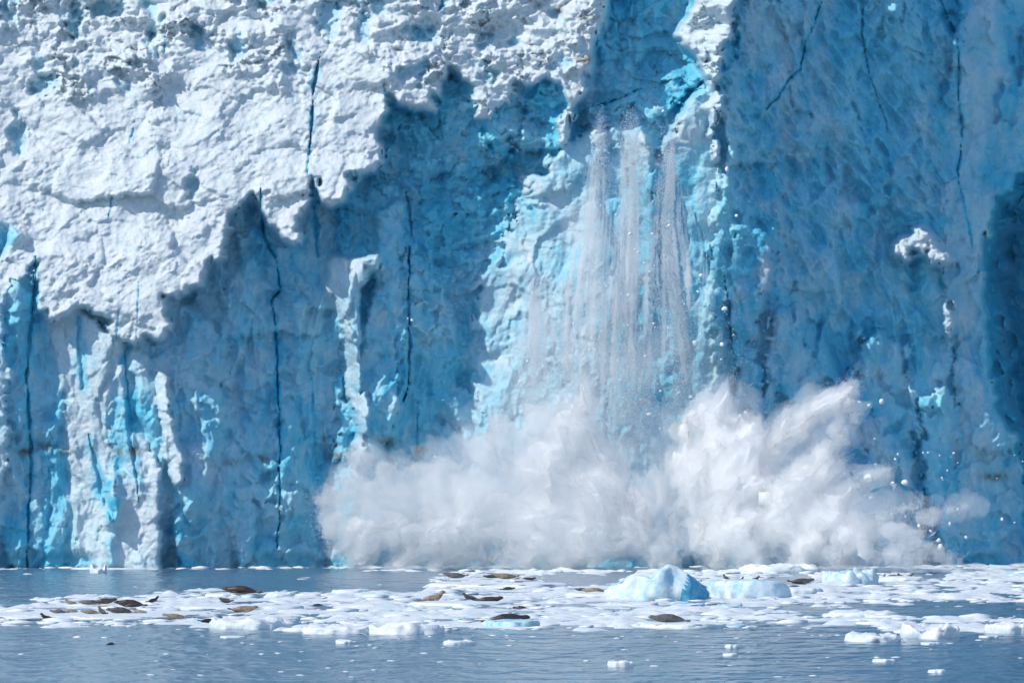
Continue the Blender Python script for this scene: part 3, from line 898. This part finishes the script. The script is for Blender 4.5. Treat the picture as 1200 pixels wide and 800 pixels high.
BANDS = [[(500, 676), (560, 668), (700, 662), (1000, 658), (1420, 654), (1420, 738), (1200, 738), (1100, 741), (980, 736), (800, 735), (600, 739), (520, 737), (470, 716), (500, 690)],
         [(-220, 704), (0, 704), (60, 698), (240, 693), (330, 692), (420, 691), (530, 694), (530, 741), (360, 741), (300, 735), (130, 734), (0, 733), (-220, 732)],
         [(420, 662), (520, 660), (1420, 653), (1420, 668), (430, 668)]]
LEADS = [[(900, 714), (960, 709), (1060, 706), (1420, 706), (1420, 721), (1060, 722), (940, 721)], [(640, 672), (740, 670), (740, 682), (640, 686)], [(900, 674), (950, 673), (950, 684), (905, 684)],
         [(1070, 672), (1110, 672), (1110, 679), (1070, 679)], [(-10, 706), (45, 704), (45, 712), (-10, 712)]]


def in_band(x, y):
    j = 4 * float(n2(np.array([x / 50.]), np.array([y / 8.]), 5)[0])
    yy = y + j
    return any(inpoly(b, x, yy) for b in BANDS) and not any(inpoly(b, x, y + .4 * j) for b in LEADS)


ZONES = [('drifting white floe in the ice band under the left cliff', 'drift floes under the left cliff', -230, 430, 0),
         ('drifting white floe in the ice band before the splash', 'drift floes before the splash', 430, 830, 0),
         ('drifting white floe in the ice band under the shaded right wall', 'drift floes under the right wall', 830, 1430, 0)]
protos = []
for k in range(14):
    protos.append(floe_mesh(100 + k, 1, random.uniform(.5, 1.0), random.uniform(.13, .24), random.uniform(.5, 1.1), 3))
    protos[-1].materials.append(M_BLUE if k % 5 == 4 else M_FLOE)
count = 0
tries = 0
while count < 170 and tries < 40000:
    tries += 1
    px, py = random.uniform(-60, 1260), random.uniform(655, 743)
    if not in_band(px, py): continue
    if any(a[0] - 16 < px < a[1] + 16 and a[2] - 9 < py < a[2] + 13 for a in SEAL_DATA): continue
    wpx = min(60, random.choice([10, 14, 18, 24, 32, 44]) * random.uniform(.7, 1.3))
    if py < 672: wpx *= .7
    p = on_water(px, py); k = F_PX / p.y
    o = link('ice_floe', protos[count % 14])
    s = wpx / k
    o.scale = (s, s * random.uniform(.8, 1.7), s ** .55 * random.uniform(.5, 1.1))
    o.rotation_euler.z = random.uniform(-.5, .5) + random.choice([0, math.pi])
    o.location = (p.x, p.y, -.02)
    z = [z for z in ZONES if z[2] <= px < z[3]][0]
    tag(o, z[0], 'ice floe', z[1])
    count += 1


def blob_mesh(name, pos, size, squash, sub=1, jitter=.35, seed=1):
    """Many small irregular lumps in one mesh."""
    v, f = ICO[sub]
    r = np.random.default_rng(seed)
    n = len(pos)
    T = []
    for k in range(16):
        q = v * (1 + jitter * r.normal(size=(len(v), 1)) * .6)
        T.append(q * r.uniform(.7, 1.3, 3))
    T = np.array(T)[r.integers(0, 16, n)]
    a = r.uniform(0, 6.283, n); c, s = np.cos(a)[:, None], np.sin(a)[:, None]
    q = np.stack([T[..., 0] * c - T[..., 1] * s, T[..., 0] * s + T[..., 1] * c, T[..., 2]], -1)
    q = q * size[:, None, None] * squash + pos[:, None, :]
    ff = (f[None] + (np.arange(n) * len(v))[:, None, None]).reshape(-1, 3)
    return np_mesh(name, q.reshape(-1, 3), ff, False)


# a crust of brash: soft continuous lumps with ragged openings
sx_ = np.arange(-58, 58, .17, dtype=F32); sy_ = np.concatenate([np.arange(250, 330, .3), np.arange(330, 455, .5)]).astype(F32)
SX, SY = np.meshgrid(sx_, sy_)
PX, PY = CX + F_PX * SX / SY, HORIZON + F_PX * CAM_H / SY
PYw = PY + 4 * n2(PX / 50, PY / 8, 5) + 3 * n2(PX / 18, PY / 4, 6); PXw = PX + 14 * n2(PX / 30, PY / 6, 7)
band = np.maximum.reduce([sdf(p_, PXw, PYw) for p_ in BANDS])
lead = np.maximum.reduce([sdf(p_, PXw, PYw) for p_ in LEADS])
cover = np.minimum(np.clip(band, -6, 5), np.clip(-lead, -6, 4)) / 5
cover = np.maximum(cover, np.where((PX < 470) & (np.abs(PY - 664.5) < 2.2), .25, -9))
lum = fbm(SX / 2.6, SY / 5, 4, 401) * .9 + .5 * fbm(SX / 8, SY / 14, 3, 404)
a1, a2, av = cells(SX / 2.2 + .5 * n2(SX / 2, SY / 3, 8), SY / 3.4, 11)
lump = np.clip(.7 - a1, 0, 1) * smooth(.3, 1, av)
SH = .14 * cover + .26 * lum + .34 * lump + .09 * fbm(SX / .7, SY / 1.0, 3, 407, .6) + .12 * spall(SX / 1.3, SY / 1.9, 31, .9, False) - .15
for s_x0, s_x1, s_yb, *_r in SEAL_DATA:                  # animals lie where the crust is level
    lv = smooth((s_x1 - s_x0) / 2 + 12, (s_x1 - s_x0) / 2 + 4, np.abs(PX - (s_x0 + s_x1) / 2)) * smooth(14, 9, PY - s_yb) * smooth(-9, -5, PY - s_yb)
    SH = np.where(SH > .05, SH + (.05 - SH) * lv, SH)
keepv = SH > -.03
kq = keepv[:-1, :-1] | keepv[1:, :-1] | keepv[:-1, 1:] | keepv[1:, 1:]
SH = np.maximum(SH, -.06)
ii = np.arange(SX.size).reshape(SX.shape)
qd = np.stack([ii[:-1, :-1], ii[:-1, 1:], ii[1:, 1:], ii[1:, :-1]], -1)[kq]
us, inv = np.unique(qd.ravel(), return_inverse=True)
crust_v = np.stack([SX, SY, SH], -1).reshape(-1, 3)[us]
crust_me = np_mesh('brash_ice', crust_v, inv.reshape(-1, 4))
brash = link('brash_ice', crust_me, None, M_FLOE)
tag(brash, 'loose brash ice filling the gaps between the floes', None, None, 'stuff')


def crust_z(x, y):
    i, j = int(np.argmin(np.abs(sx_ - x))), int(np.argmin(np.abs(sy_ - y)))
    return float(SH[max(j - 1, 0):j + 2, max(i - 2, 0):i + 3].max())


P, S = [], []
while len(P) < 2600:
    px, py = random.uniform(-200, 1400), random.uniform(653, 746)
    if random.random() < .25: py = random.uniform(653, 672)
    foot = 659 < py < 667.2 and -220 < px < 460
    if not (in_band(px, py) or foot): continue
    p = on_water(px, py, 0)
    P.append((p.x, p.y, random.uniform(-.03, .05))); S.append(random.choice([.08, .12, .16, .22, .32, .5]) * random.uniform(.7, 1.3) * (1.2 if py < 672 else 1))
for k in range(110):
    px, py = random.uniform(-100, 1300), 744 + random.random() ** 2 * 50
    p = on_water(px, py); P.append((p.x, p.y, 0)); S.append(random.uniform(.05, .14))
me = blob_mesh('ice_bits', np.array(P, F32), np.array(S, F32), np.array([1.5, 1.4, .26], F32), 1, .3)
link('ice_bits', me, brash, M_FLOE)['kind'] = 'stuff'

# ------------------------------------------------------------------ HARBOUR SEALS
FUR = {'black': fur('black_fur', (.018, .017, .019), (.04, .036, .036), (.08, .075, .07), .35),
       'dark': fur('charcoal_fur', (.035, .032, .032), (.085, .078, .072), (.16, .15, .14)),
       'brown': fur('brown_fur', (.04, .027, .022), (.085, .06, .045), (.03, .022, .02)),
       'grey': fur('grey_fur', (.09, .085, .085), (.18, .17, .165), (.06, .055, .055)),
       'tan': fur('tan_fur', (.20, .15, .10), (.36, .29, .21), (.09, .065, .05)),
       'pale': fur('pale_fur', (.28, .24, .21), (.42, .38, .34), (.15, .125, .11))}


def chain(pts, n=9):
    """Interpolated spheres along joints (x, y, z, r)."""
    out = []
    for a, b in zip(pts[:-1], pts[1:]):
        for i in range(n):
            t = i / n
            out.append(tuple(a[k] + (b[k] - a[k]) * t for k in range(4)))
    return out + [pts[-1]]


def seal_mesh(pose):
    J = {'flat': [(-.66, 0, .10, .065), (-.45, 0, .16, .14), (-.15, 0, .22, .22), (.15, 0, .23, .23), (.38, 0, .21, .18), (.54, 0, .24, .125), (.66, 0, .28, .115), (.76, 0, .27, .07)],
         'banana': [(-.66, 0, .22, .06), (-.48, 0, .18, .14), (-.18, 0, .22, .23), (.14, 0, .23, .24), (.36, 0, .25, .185), (.52, 0, .31, .135), (.63, 0, .36, .12), (.73, 0, .36, .075)],
         'alert': [(-.64, 0, .10, .06), (-.44, 0, .15, .13), (-.15, 0, .21, .21), (.14, 0, .25, .22), (.32, 0, .38, .165), (.42, 0, .52, .12), (.50, 0, .60, .115), (.60, 0, .58, .07)],
         'side': [(-.64, .10, .08, .06), (-.44, .05, .14, .13), (-.15, 0, .20, .20), (.14, 0, .21, .21), (.38, .06, .17, .16), (.52, .14, .14, .12), (.62, .20, .14, .115), (.70, .25, .13, .07)]}[pose]
    S = [(x, y, z, r, (1, 1, .93)) for x, y, z, r in chain(J)]
    tx, ty, tz = J[0][:3]
    for s in (-1, 1):                                       # hind flippers: two flat fans
        for i in range(7):
            t = i / 6
            S.append((tx - .04 - .20 * t, ty + s * (.04 + .07 * t), tz + (.06 * t if pose == 'banana' else -.01), .05 + .025 * math.sin(t * 3), (1, .5, 1)))
    cz = J[4][2]
    for s in (-1, 1):                                       # fore flippers lying back along the flank
        for i in range(6):
            t = i / 5
            S.append((J[4][0] - .06 - .20 * t, J[4][1] + s * (.16 + .08 * t), max(.05, J[3][2] - .12 - .05 * t), .05 - .012 * t, (1.2, .9, .5)))
    hx, hy, hz = J[6][:3]
    bm = bmesh.new()
    for x, y, z, r, sq in S:
        g = bmesh.ops.create_icosphere(bm, subdivisions=2, radius=r)
        for v in g['verts']:
            v.co = Vector((v.co.x * sq[0] + x, v.co.y * sq[1] + y, max(.0, v.co.z * sq[2] + z)))
    me = bpy.data.meshes.new('seal_raw'); bm.to_mesh(me); bm.free()
    o = bpy.data.objects.new('seal_raw', me); C.objects.link(o)
    md = o.modifiers.new('r', 'REMESH'); md.mode = 'VOXEL'; md.voxel_size = .028; md.use_smooth_shade = True
    sm = o.modifiers.new('s', 'SMOOTH'); sm.iterations = 4; sm.factor = .5
    dg = bpy.context.evaluated_depsgraph_get()
    res = bpy.data.meshes.new_from_object(o.evaluated_get(dg))
    res.name = 'seal'
    bpy.data.objects.remove(o); bpy.data.meshes.remove(me)
    return res


SEALS = {p: seal_mesh(p) for p in ('flat', 'banana', 'alert', 'side')}
for m_ in SEALS.values(): m_.materials.append(FUR['dark'])


def seal(x0, x1, yb, tone, pose, ang, label):
    """x0..x1: picture span, yb: row of its underside, ang: heading in degrees (0 = head to the right)."""
    px = (x0 + x1) / 2
    z = .25
    for _ in range(5):
        p = on_water(px, yb, z)
        best = None
        for bvh, fo in FLOE_BVH:
            h = bvh.ray_cast(Vector((p.x, p.y, 5)), Vector((0, 0, -1)))
            if h[0] is not None and (best is None or h[0].z > best): best = h[0].z
        cz_ = crust_z(p.x, p.y)
        if cz_ > 0.02 and (best is None or cz_ > best): best = cz_
        z = best if best is not None else 0.0
        z = max(z, 0)
    k = F_PX / p.y
    a = math.radians(ang)
    span = 1.66 * abs(math.cos(a)) + .55 * abs(math.sin(a))
    s = (x1 - x0) / k / span
    s = min(max(s * 1.36, .55), 1.6)
    o = link('seal', SEALS[pose])
    o.material_slots[0].link = 'OBJECT'; o.material_slots[0].material = FUR[tone]
    o.location = (p.x, p.y, z - .01 if best is not None else -.08); o.rotation_euler.z = a; o.scale = (s, s * .8, s * (.84 if pose in ('flat', 'banana', 'side') else .92))
    tag(o, label, 'seal', 'harbour seals resting on the floes')


for a in SEAL_DATA: seal(*a)

# ------------------------------------------------------------------ SPLASH AND FALLING ICE
def powder_material(name='ice_chips', through=.5, col=(.95, .965, .975)):
    m, nt, out = mat(name)
    d = N(nt, 'ShaderNodeBsdfDiffuse'); t = N(nt, 'ShaderNodeBsdfTranslucent'); mx = N(nt, 'ShaderNodeMixShader')
    d.inputs[0].default_value = (*col, 1); t.inputs[0].default_value = (*col, 1); mx.inputs[0].default_value = through
    nt.links.new(d.outputs[0], mx.inputs[1]); nt.links.new(t.outputs[0], mx.inputs[2]); nt.links.new(mx.outputs[0], out.inputs[0])
    return m


M_CHIP = powder_material('ice_chips', .35, (.93, .97, .995))
M_CHUNK = plain('ice_chunk', (.84, .88, .90), .6)


def spray_y(px):
    px = np.asarray(px)
    return 420 - .009 * (px - 400) - .03 * np.clip(px - 790, 0, 300)


def hull(name, balls, vox, grow=0.0, squash=.8):
    bm = bmesh.new()
    for px, py, r in balls:
        y = float(spray_y(px)); k = F_PX / y
        c = at(px, py, y)
        rr = r / k + grow
        g = bmesh.ops.create_icosphere(bm, subdivisions=3, radius=1)
        for v in g['verts']:
            v.co = Vector((v.co.x * rr + c[0], v.co.y * rr * squash + c[1], max(-.3, v.co.z * rr + c[2])))
    me = bpy.data.meshes.new('h'); bm.to_mesh(me); bm.free()
    o = bpy.data.objects.new('h', me); C.objects.link(o)
    md = o.modifiers.new('r', 'REMESH'); md.mode = 'VOXEL'; md.voxel_size = vox; md.use_smooth_shade = True
    dg = bpy.context.evaluated_depsgraph_get()
    res = bpy.data.meshes.new_from_object(o.evaluated_get(dg)); res.name = name
    bpy.data.objects.remove(o); bpy.data.meshes.remove(me)
    return res


HIT = np.array([*at(790, 660, 419)], F32)


def billow(me, a_big, a_mid, a_fine, jet, seed=0, shrink=0.0):
    co = get_co(me); no = get_no(me)
    rel = co - HIT
    R = np.linalg.norm(rel, axis=1)[:, None] + .5
    dirn = rel / R
    jets = fbm3(np.c_[dirn * 7, ] + np.c_[R * 0, R * 0, R * .06], 4, seed + 40)[:, None]
    big = fbm3(co * .22, 3, seed)[:, None]
    mid = np.abs(fbm3(co * .6, 3, seed + 7))[:, None] * 2 - .4
    fine = fbm3(co * 1.7, 5, seed + 11, .6)[:, None]
    up = np.clip(.3 + rel[:, 2:3] / 8, 0.1, 1)
    co = co + no * (a_big * big + a_mid * mid + a_fine * fine - shrink) + dirn * jet * np.clip(jets * 2.2, -.4, 1.4) * up
    co[:, 2] = np.maximum(co[:, 2], -.3)
    set_co(me, co)


CORE = [(683, 464, 12), (679, 476, 15), (668, 515, 24), (680, 480, 11), (672, 498, 18), (690, 508, 20), (660, 528, 26), (700, 540, 26), (650, 562, 36), (700, 575, 38), (735, 588, 24), (758, 598, 16),
        (745, 615, 28), (690, 620, 38), (640, 612, 42), (598, 612, 34), (600, 640, 24), (555, 612, 34), (510, 616, 32), (465, 618, 28), (425, 622, 24), (405, 640, 14), (545, 645, 20), (480, 648, 15), (660, 640, 22), (715, 635, 22),
        (800, 500, 14), (825, 490, 18), (850, 482, 13), (866, 490, 9), (872, 515, 20), (840, 525, 30), (806, 545, 28), (830, 570, 38), (880, 565, 38), (900, 525, 20),
        (930, 500, 22), (958, 480, 18), (982, 473, 12), (995, 474, 7), (988, 502, 12), (972, 532, 18), (950, 562, 28), (930, 600, 38), (872, 612, 40), (830, 622, 28), (975, 600, 26), (995, 575, 13),
        (1015, 562, 6), (1000, 625, 22), (420, 655, 14), (470, 658, 14), (520, 658, 14), (570, 658, 14), (620, 658, 14), (660, 660, 12), (840, 658, 14), (890, 658, 14), (940, 658, 14), (985, 656, 14), (1020, 652, 10), (950, 638, 22), (880, 645, 17)]
WISPS = [(775, 590, 26), (783, 628, 22), (768, 645, 18), (785, 652, 14), (690, 480, 14), (720, 545, 24), (520, 560, 30), (570, 545, 30), (470, 565, 26), (600, 520, 22), (430, 545, 16), (395, 585, 20), (420, 570, 22), (440, 590, 34), (400, 615, 22), (480, 590, 36), (520, 590, 40), (560, 590, 40), (600, 575, 36), (430, 635, 24), (620, 540, 24), (640, 500, 18), (760, 580, 22), (775, 612, 14), (770, 560, 16),
         (790, 600, 22), (1005, 480, 7), (1025, 557, 8), (1036, 553, 4), (1010, 620, 28), (1040, 602, 14), (1055, 595, 9), (1068, 592, 6), (1080, 590, 4), (1085, 604, 9), (1100, 600, 7), (1115, 597, 5), (1130, 596, 4), (1146, 595, 3), (1100, 612, 4), (1050, 625, 14), (1068, 633, 11), (1084, 642, 9), (1098, 650, 7), (1110, 655, 5), (1122, 658, 3), (1050, 648, 14), (1075, 655, 9)]
spray = hull('splash_spray', CORE, .16)
billow(spray, .9, .6, .3, 1.4, 0, .5)
spray_o = link('splash_spray', spray, None, powder_material('spray_foam', .35, (.97, .975, .98)))
tag(spray_o, 'huge white burst of spray thrown up where fallen ice hits the water', 'splash', None, 'stuff')
mist1 = hull('spray_mist', CORE + [(x, y, r * .8) for x, y, r in WISPS], .3, .1)
billow(mist1, 1.0, .8, .5, 1.6, 0, -.15)
link('spray_mist', mist1, spray_o, mist_material('dense_mist', .7))
mist2 = hull('spray_mist', [(x, y, r * 1.05) for x, y, r in CORE] + WISPS, .4, .5)
billow(mist2, 1.2, .8, .3, 2.0, 3, -.3)
link('spray_mist', mist2, spray_o, mist_material('thin_mist', .18))


def chips(name, pos, size):
    """Tiny flakes, tumbling, mostly turned to face sun and camera so the powder looks bright."""
    t = np.array([[0, 0, .13], [.9, 0, 0], [-.5, .75, 0], [-.5, -.8, 0]], F32)
    n = len(pos)
    m = np.array([-.42, -.72, .55]) + rng.normal(0, .33, (n, 3)); m /= np.linalg.norm(m, axis=1)[:, None]  # flakes tilted towards sun and camera to brighten the powder
    a = rng.normal(size=(n, 3)); u = np.cross(m, a); u /= np.linalg.norm(u, axis=1)[:, None]
    v = np.cross(m, u)
    q = (t[None, :, 0, None] * u[:, None] + t[None, :, 1, None] * v[:, None] + t[None, :, 2, None] * m[:, None]) * size[:, None, None] * rng.uniform(.7, 1.4, (n, 4, 1)) + pos[:, None]
    f = np.array([[0, 1, 2], [0, 2, 3], [0, 3, 1], [1, 3, 2]])
    ff = (f[None] + (np.arange(n) * 4)[:, None, None]).reshape(-1, 3)
    return np_mesh(name, q.reshape(-1, 3), ff, False)


# droplets flung off the spray surface
cv_, cn_ = get_co(mist1), get_no(mist1)
n = 420000
i = rng.integers(0, len(cv_), n)
rel = cv_[i] - HIT; rel /= np.linalg.norm(rel, axis=1)[:, None] + .01
clump = np.clip(fbm3(cv_[i] * .8, 3, 77) * 2 + .5, 0, 1.4)
pos = cv_[i] + cn_[i] * rng.normal(-.2, .35, n)[:, None] + rel * (rng.exponential(.55, n) * clump)[:, None]
keep = pos[:, 2] > .05
me = chips('spray_droplets', pos[keep], rng.choice([.014, .02, .03, .045], n, p=[.4, .35, .2, .05])[keep])
link('spray_droplets', me, spray_o, M_CHIP)

STREAMS = [  # (points px,py,half width px, weight)
    ('ice_powder', 'main curtain of powdered ice pouring down the middle of the scar', [(738, 152, 9), (742, 230, 11), (738, 320, 15), (733, 400, 22), (738, 500, 24)], 1.0),
    ('ice_powder', 'wide powdered ice curtain on the left shoulder of the scar', [(706, 150, 6), (700, 250, 16), (692, 350, 22), (690, 460, 26)], .5),
    ('ice_powder', 'narrow right hand curtain of powdered ice under the lit ledge', [(786, 165, 7), (780, 250, 10), (784, 330, 14), (800, 400, 14), (808, 470, 12)], .8),
    ('ice_powder', 'short powdered ice fall off the left ledge of the scar', [(632, 318, 12), (630, 390, 15), (626, 480, 22)], .7),
    ('ice_powder', 'broad thin sheet of powdered ice across the middle of the scar', [(745, 190, 50), (745, 300, 62), (740, 480, 70)], .45),
    ('ice_powder', 'thin thread of powdered ice beside the left ledge fall', [(663, 326, 3), (665, 390, 4), (666, 450, 6)], .25),
]
for nm, label, pts, wgt in STREAMS:
    P_ = np.array(pts, float)
    n = int(130000 * wgt * (P_[-1, 1] - P_[0, 1]) / 320)
    t = rng.beta(1.5, 1.2, n) * 1.12 - .05 + rng.normal(0, .025, n)
    py = P_[0, 1] + t * (P_[-1, 1] - P_[0, 1])
    hw = np.interp(py, P_[:, 1], P_[:, 2])
    lanes = rng.normal(0, .6, 14); li = rng.integers(0, 14, n)
    lane = lanes[li] + .25 * n2(t * 4 + li * 3.1, li * 1.7, 9)
    # puffs: the curtain comes down in pulses
    puff = n2(t * 9 + li * 5.3, li * 2.9, 19)
    ok = rng.random(n) < .45 + .9 * puff
    px = np.interp(py, P_[:, 1], P_[:, 0]) + hw * (lane + rng.normal(0, .28 + .35 * np.clip(t, 0, 1), n))
    px, py, t = px[ok], py[ok], t[ok]; n = len(px)
    d = 423.8 - 1.0 * np.clip(t, 0, 1) + rng.normal(0, .9, n)
    x, y, z = at(px, py, d)
    me = chips(nm, np.stack([x, y, z], 1).astype(F32), rng.choice([.016, .024, .034, .055], n, p=[.30, .36, .26, .08]))
    o = link(nm, me, None, M_CHIP)
    tag(o, label, 'falling ice', None, 'stuff')
    # the packed powder between the chips: ragged hanging strands
    V_, F_ = [], []
    seg, K = 90, 8
    big = P_[:, 2].max()
    for sidx in range(max(6, int(10 + big / .55 * wgt))):
        off = lanes[sidx % 14] * .8 + random.gauss(0, .30)
        t0 = random.uniform(0, .5) ** 1.5 if sidx else 0
        t1_ = min(1.08, t0 + random.uniform(.3, .8))
        R_ = random.choice([.06, .09, .13, .18, .28]) * random.uniform(.8, 1.25) * (.55 + .45 * wgt) * min(1, big / 12 + .2)
        base_i = len(V_) * 1
        tt_ = np.linspace(t0, t1_, seg)
        yy = P_[0, 1] + (P_[-1, 1] - P_[0, 1]) * tt_
        xx = np.interp(yy, P_[:, 1], P_[:, 0]) + off * np.interp(yy, P_[:, 1], P_[:, 2]) + 1.5 * n2(tt_ * 5 + sidx * 7.7, tt_ * 0 + sidx, 61)
        prof = np.sin(np.pi * np.clip((tt_ - t0) / (t1_ - t0), .02, .98)) ** .8 * (.45 + .75 * tt_) * (1 + .9 * n2(tt_ * 16 + sidx * 3.3, tt_ * 0 + 2.2 * sidx, 63))
        cx_, cy_, cz_ = at(xx, yy, 424.0 - 1.0 * tt_ + random.uniform(-.8, .8))
        ang = np.arange(K) / K * 6.283
        rr = R_ * prof[:, None] * (1 + .8 * n2(tt_[:, None] * 60 + sidx * 9.1, ang[None] * .8 + sidx, 67))
        ring_ = np.stack([cx_[:, None] + np.cos(ang)[None] * rr, cy_[:, None] + np.sin(ang)[None] * rr * 1.5, np.repeat(cz_[:, None], K, 1)], -1).reshape(-1, 3)
        V_.append(ring_)
        o0 = (len(V_) - 1) * (seg * K)
        for a in range(seg - 1):
            for b in range(K): F_.append((o0 + a * K + b, o0 + (a + 1) * K + b, o0 + (a + 1) * K + (b + 1) % K, o0 + a * K + (b + 1) % K))
        for e0 in (0, (seg - 1) * K):
            for b in range(1, K - 1, 2): F_.append((o0 + e0, o0 + e0 + b, o0 + e0 + b + 1, o0 + e0 + (b + 2) % K))
    bm = bmesh.new(); m2 = np_mesh('powder_veil', np.concatenate(V_), np.array(F_, np.int32))
    bm.from_mesh(m2); bmesh.ops.recalc_face_normals(bm, faces=bm.faces[:]); bm.to_mesh(m2); bm.free()
    link('powder_veil', m2, o, mist_material('powder_veil', 2.0, (.985, .994, 1)))

# drifting ice dust in front of the scar
dust = hull('ice_dust', [(640, 400, 40), (640, 470, 45), (700, 360, 45), (700, 440, 50), (760, 420, 40), (690, 270, 34), (745, 300, 34), (720, 200, 22), (790, 400, 26), (600, 460, 34), (560, 500, 34), (740, 500, 45)], .5, 0, .45)
billow(dust, 1.2, .8, .4, .2, 9, 0)
dust_o = link('ice_dust', dust, None, mist_material('ice_dust', .14))
tag(dust_o, 'faint drifting dust of ice hanging in front of the blue scar', None, None, 'stuff')

# single chunks one can tell apart in the air
chunk_protos = []
for k in range(6):
    v, f = ICO[1]
    q = v * (1 + .22 * np.random.default_rng(k + 70).normal(size=(len(v), 1))) * np.random.default_rng(k).uniform(.5, 1.35, 3)
    m_ = np_mesh('ice_chunk', q, f, False); m_.materials.append(M_CHUNK); chunk_protos.append(m_)
BIG = [(822, 323, 3.2), (849, 362, 3.2), (737, 346, 2.6), (783, 384, 2.4), (815, 403, 3), (846, 404, 2.4), (756, 417, 2), (691, 410, 2.2), (705, 388, 2), (774, 458, 2.6), (810, 465, 2.6), (761, 485, 2.8), (795, 460, 2.4), (784, 264, 2), (764, 274, 1.8), (777, 130, 2.2), (852, 198, 2.2), (863, 253, 1.6), (618, 423, 2), (818, 342, 2), (845, 421, 1.8), (755, 308, 1.8), (738, 274, 1.8), (874, 483, 2), (773, 502, 1.8),
       (1033, 470, 4.2), (1018, 475, 2.6), (1007, 471, 2.4), (1060, 565, 3), (1046, 566, 2.4), (1052, 532, 2), (1049, 538, 1.6), (1088, 530, 1.8), (1100, 633, 3.2), (1102, 640, 3), (1113, 613, 2), (1122, 596, 2.2), (1033, 608, 2.6), (1020, 583, 2), (1025, 514, 2), (1077, 616, 2), (1091, 622, 1.8), (1061, 605, 1.6), (989, 554, 2), (1110, 551, 1.6), (1189, 612, 2), (1174, 608, 1.6), (1132, 629, 1.8), (510, 535, 2), (412, 493, 1.8), (483, 375, 2), (478, 373, 1.6)]
while len(BIG) < 150:
    if random.random() < .68: BIG.append((random.gauss(755, 50), random.uniform(230, 520), random.uniform(.7, 1.4)))
    else: BIG.append((random.gauss(1080, 55), random.uniform(520, 655), random.uniform(.6, 1.2)))
for k, (px, py, r) in enumerate(BIG):
    y = 422.0 if px < 900 else 424.0
    c = at(px, py, y)
    o = link('ice_chunk', chunk_protos[k % 6]); s = r / 15.8
    o.location = c; o.scale = (s, s, s * 1.1); o.rotation_euler = (random.random() * 6, random.random() * 6, random.random() * 6)
    if px < 900: tag(o, 'white ice chunk tumbling through the air in front of the scar', 'ice chunk', 'ice chunks falling before the scar')
    else: tag(o, 'white ice chunk flung clear of the spray before the shaded right wall', 'ice chunk', 'ice chunks flung right of the spray')


# ------------------------------------------------------------------ camera, light
cam = bpy.data.cameras.new('camera')
cam.sensor_width = 36; cam.lens = 36 * F_PX / 1200
cam.clip_start = 1; cam.clip_end = 8000
co = bpy.data.objects.new('camera', cam); C.objects.link(co)
co.location = (0, 0, CAM_H); co.rotation_euler = (math.pi / 2 + PITCH, 0, 0)
bpy.context.scene.camera = co

AZ, EL = math.radians(58), math.radians(42)           # sun: behind the camera's left shoulder
sdir = Vector((-math.cos(EL) * math.sin(AZ), -math.cos(EL) * math.cos(AZ), math.sin(EL)))
sun = bpy.data.lights.new('sun', 'SUN'); sun.energy = 3.2; sun.angle = math.radians(.53); sun.color = (1, .915, .79)
so = bpy.data.objects.new('sun', sun); C.objects.link(so)
so.rotation_euler = (-sdir).to_track_quat('-Z', 'Y').to_euler()
w = bpy.data.worlds.new('World'); bpy.context.scene.world = w
w.use_nodes = True
nt = w.node_tree
sky = nt.nodes.new('ShaderNodeTexSky'); sky.sky_type = 'NISHITA'; sky.sun_disc = False
sky.ozone_density = 4.0; sky.dust_density = 0.2; sky.air_density = 1.0
sky.sun_elevation = EL; sky.sun_rotation = math.atan2(sdir.x, sdir.y)
nt.links.new(sky.outputs[0], nt.nodes['Background'].inputs[0])
nt.nodes['Background'].inputs[1].default_value = .15

sc = bpy.context.scene
sc.view_settings.view_transform = 'Standard'; sc.view_settings.look = 'None'
sc.view_settings.exposure = .17; sc.view_settings.gamma = 1
sc.render.engine = 'CYCLES'
cy = sc.cycles
cy.use_denoising = True
cy.max_bounces = 32; cy.diffuse_bounces = 16; cy.glossy_bounces = 2; cy.transmission_bounces = 12; cy.volume_bounces = 32; cy.transparent_max_bounces = 16

# bring the origin to the foot of the cliff
for o in bpy.data.objects:
    if o.parent is None: o.location.y -= 421.0
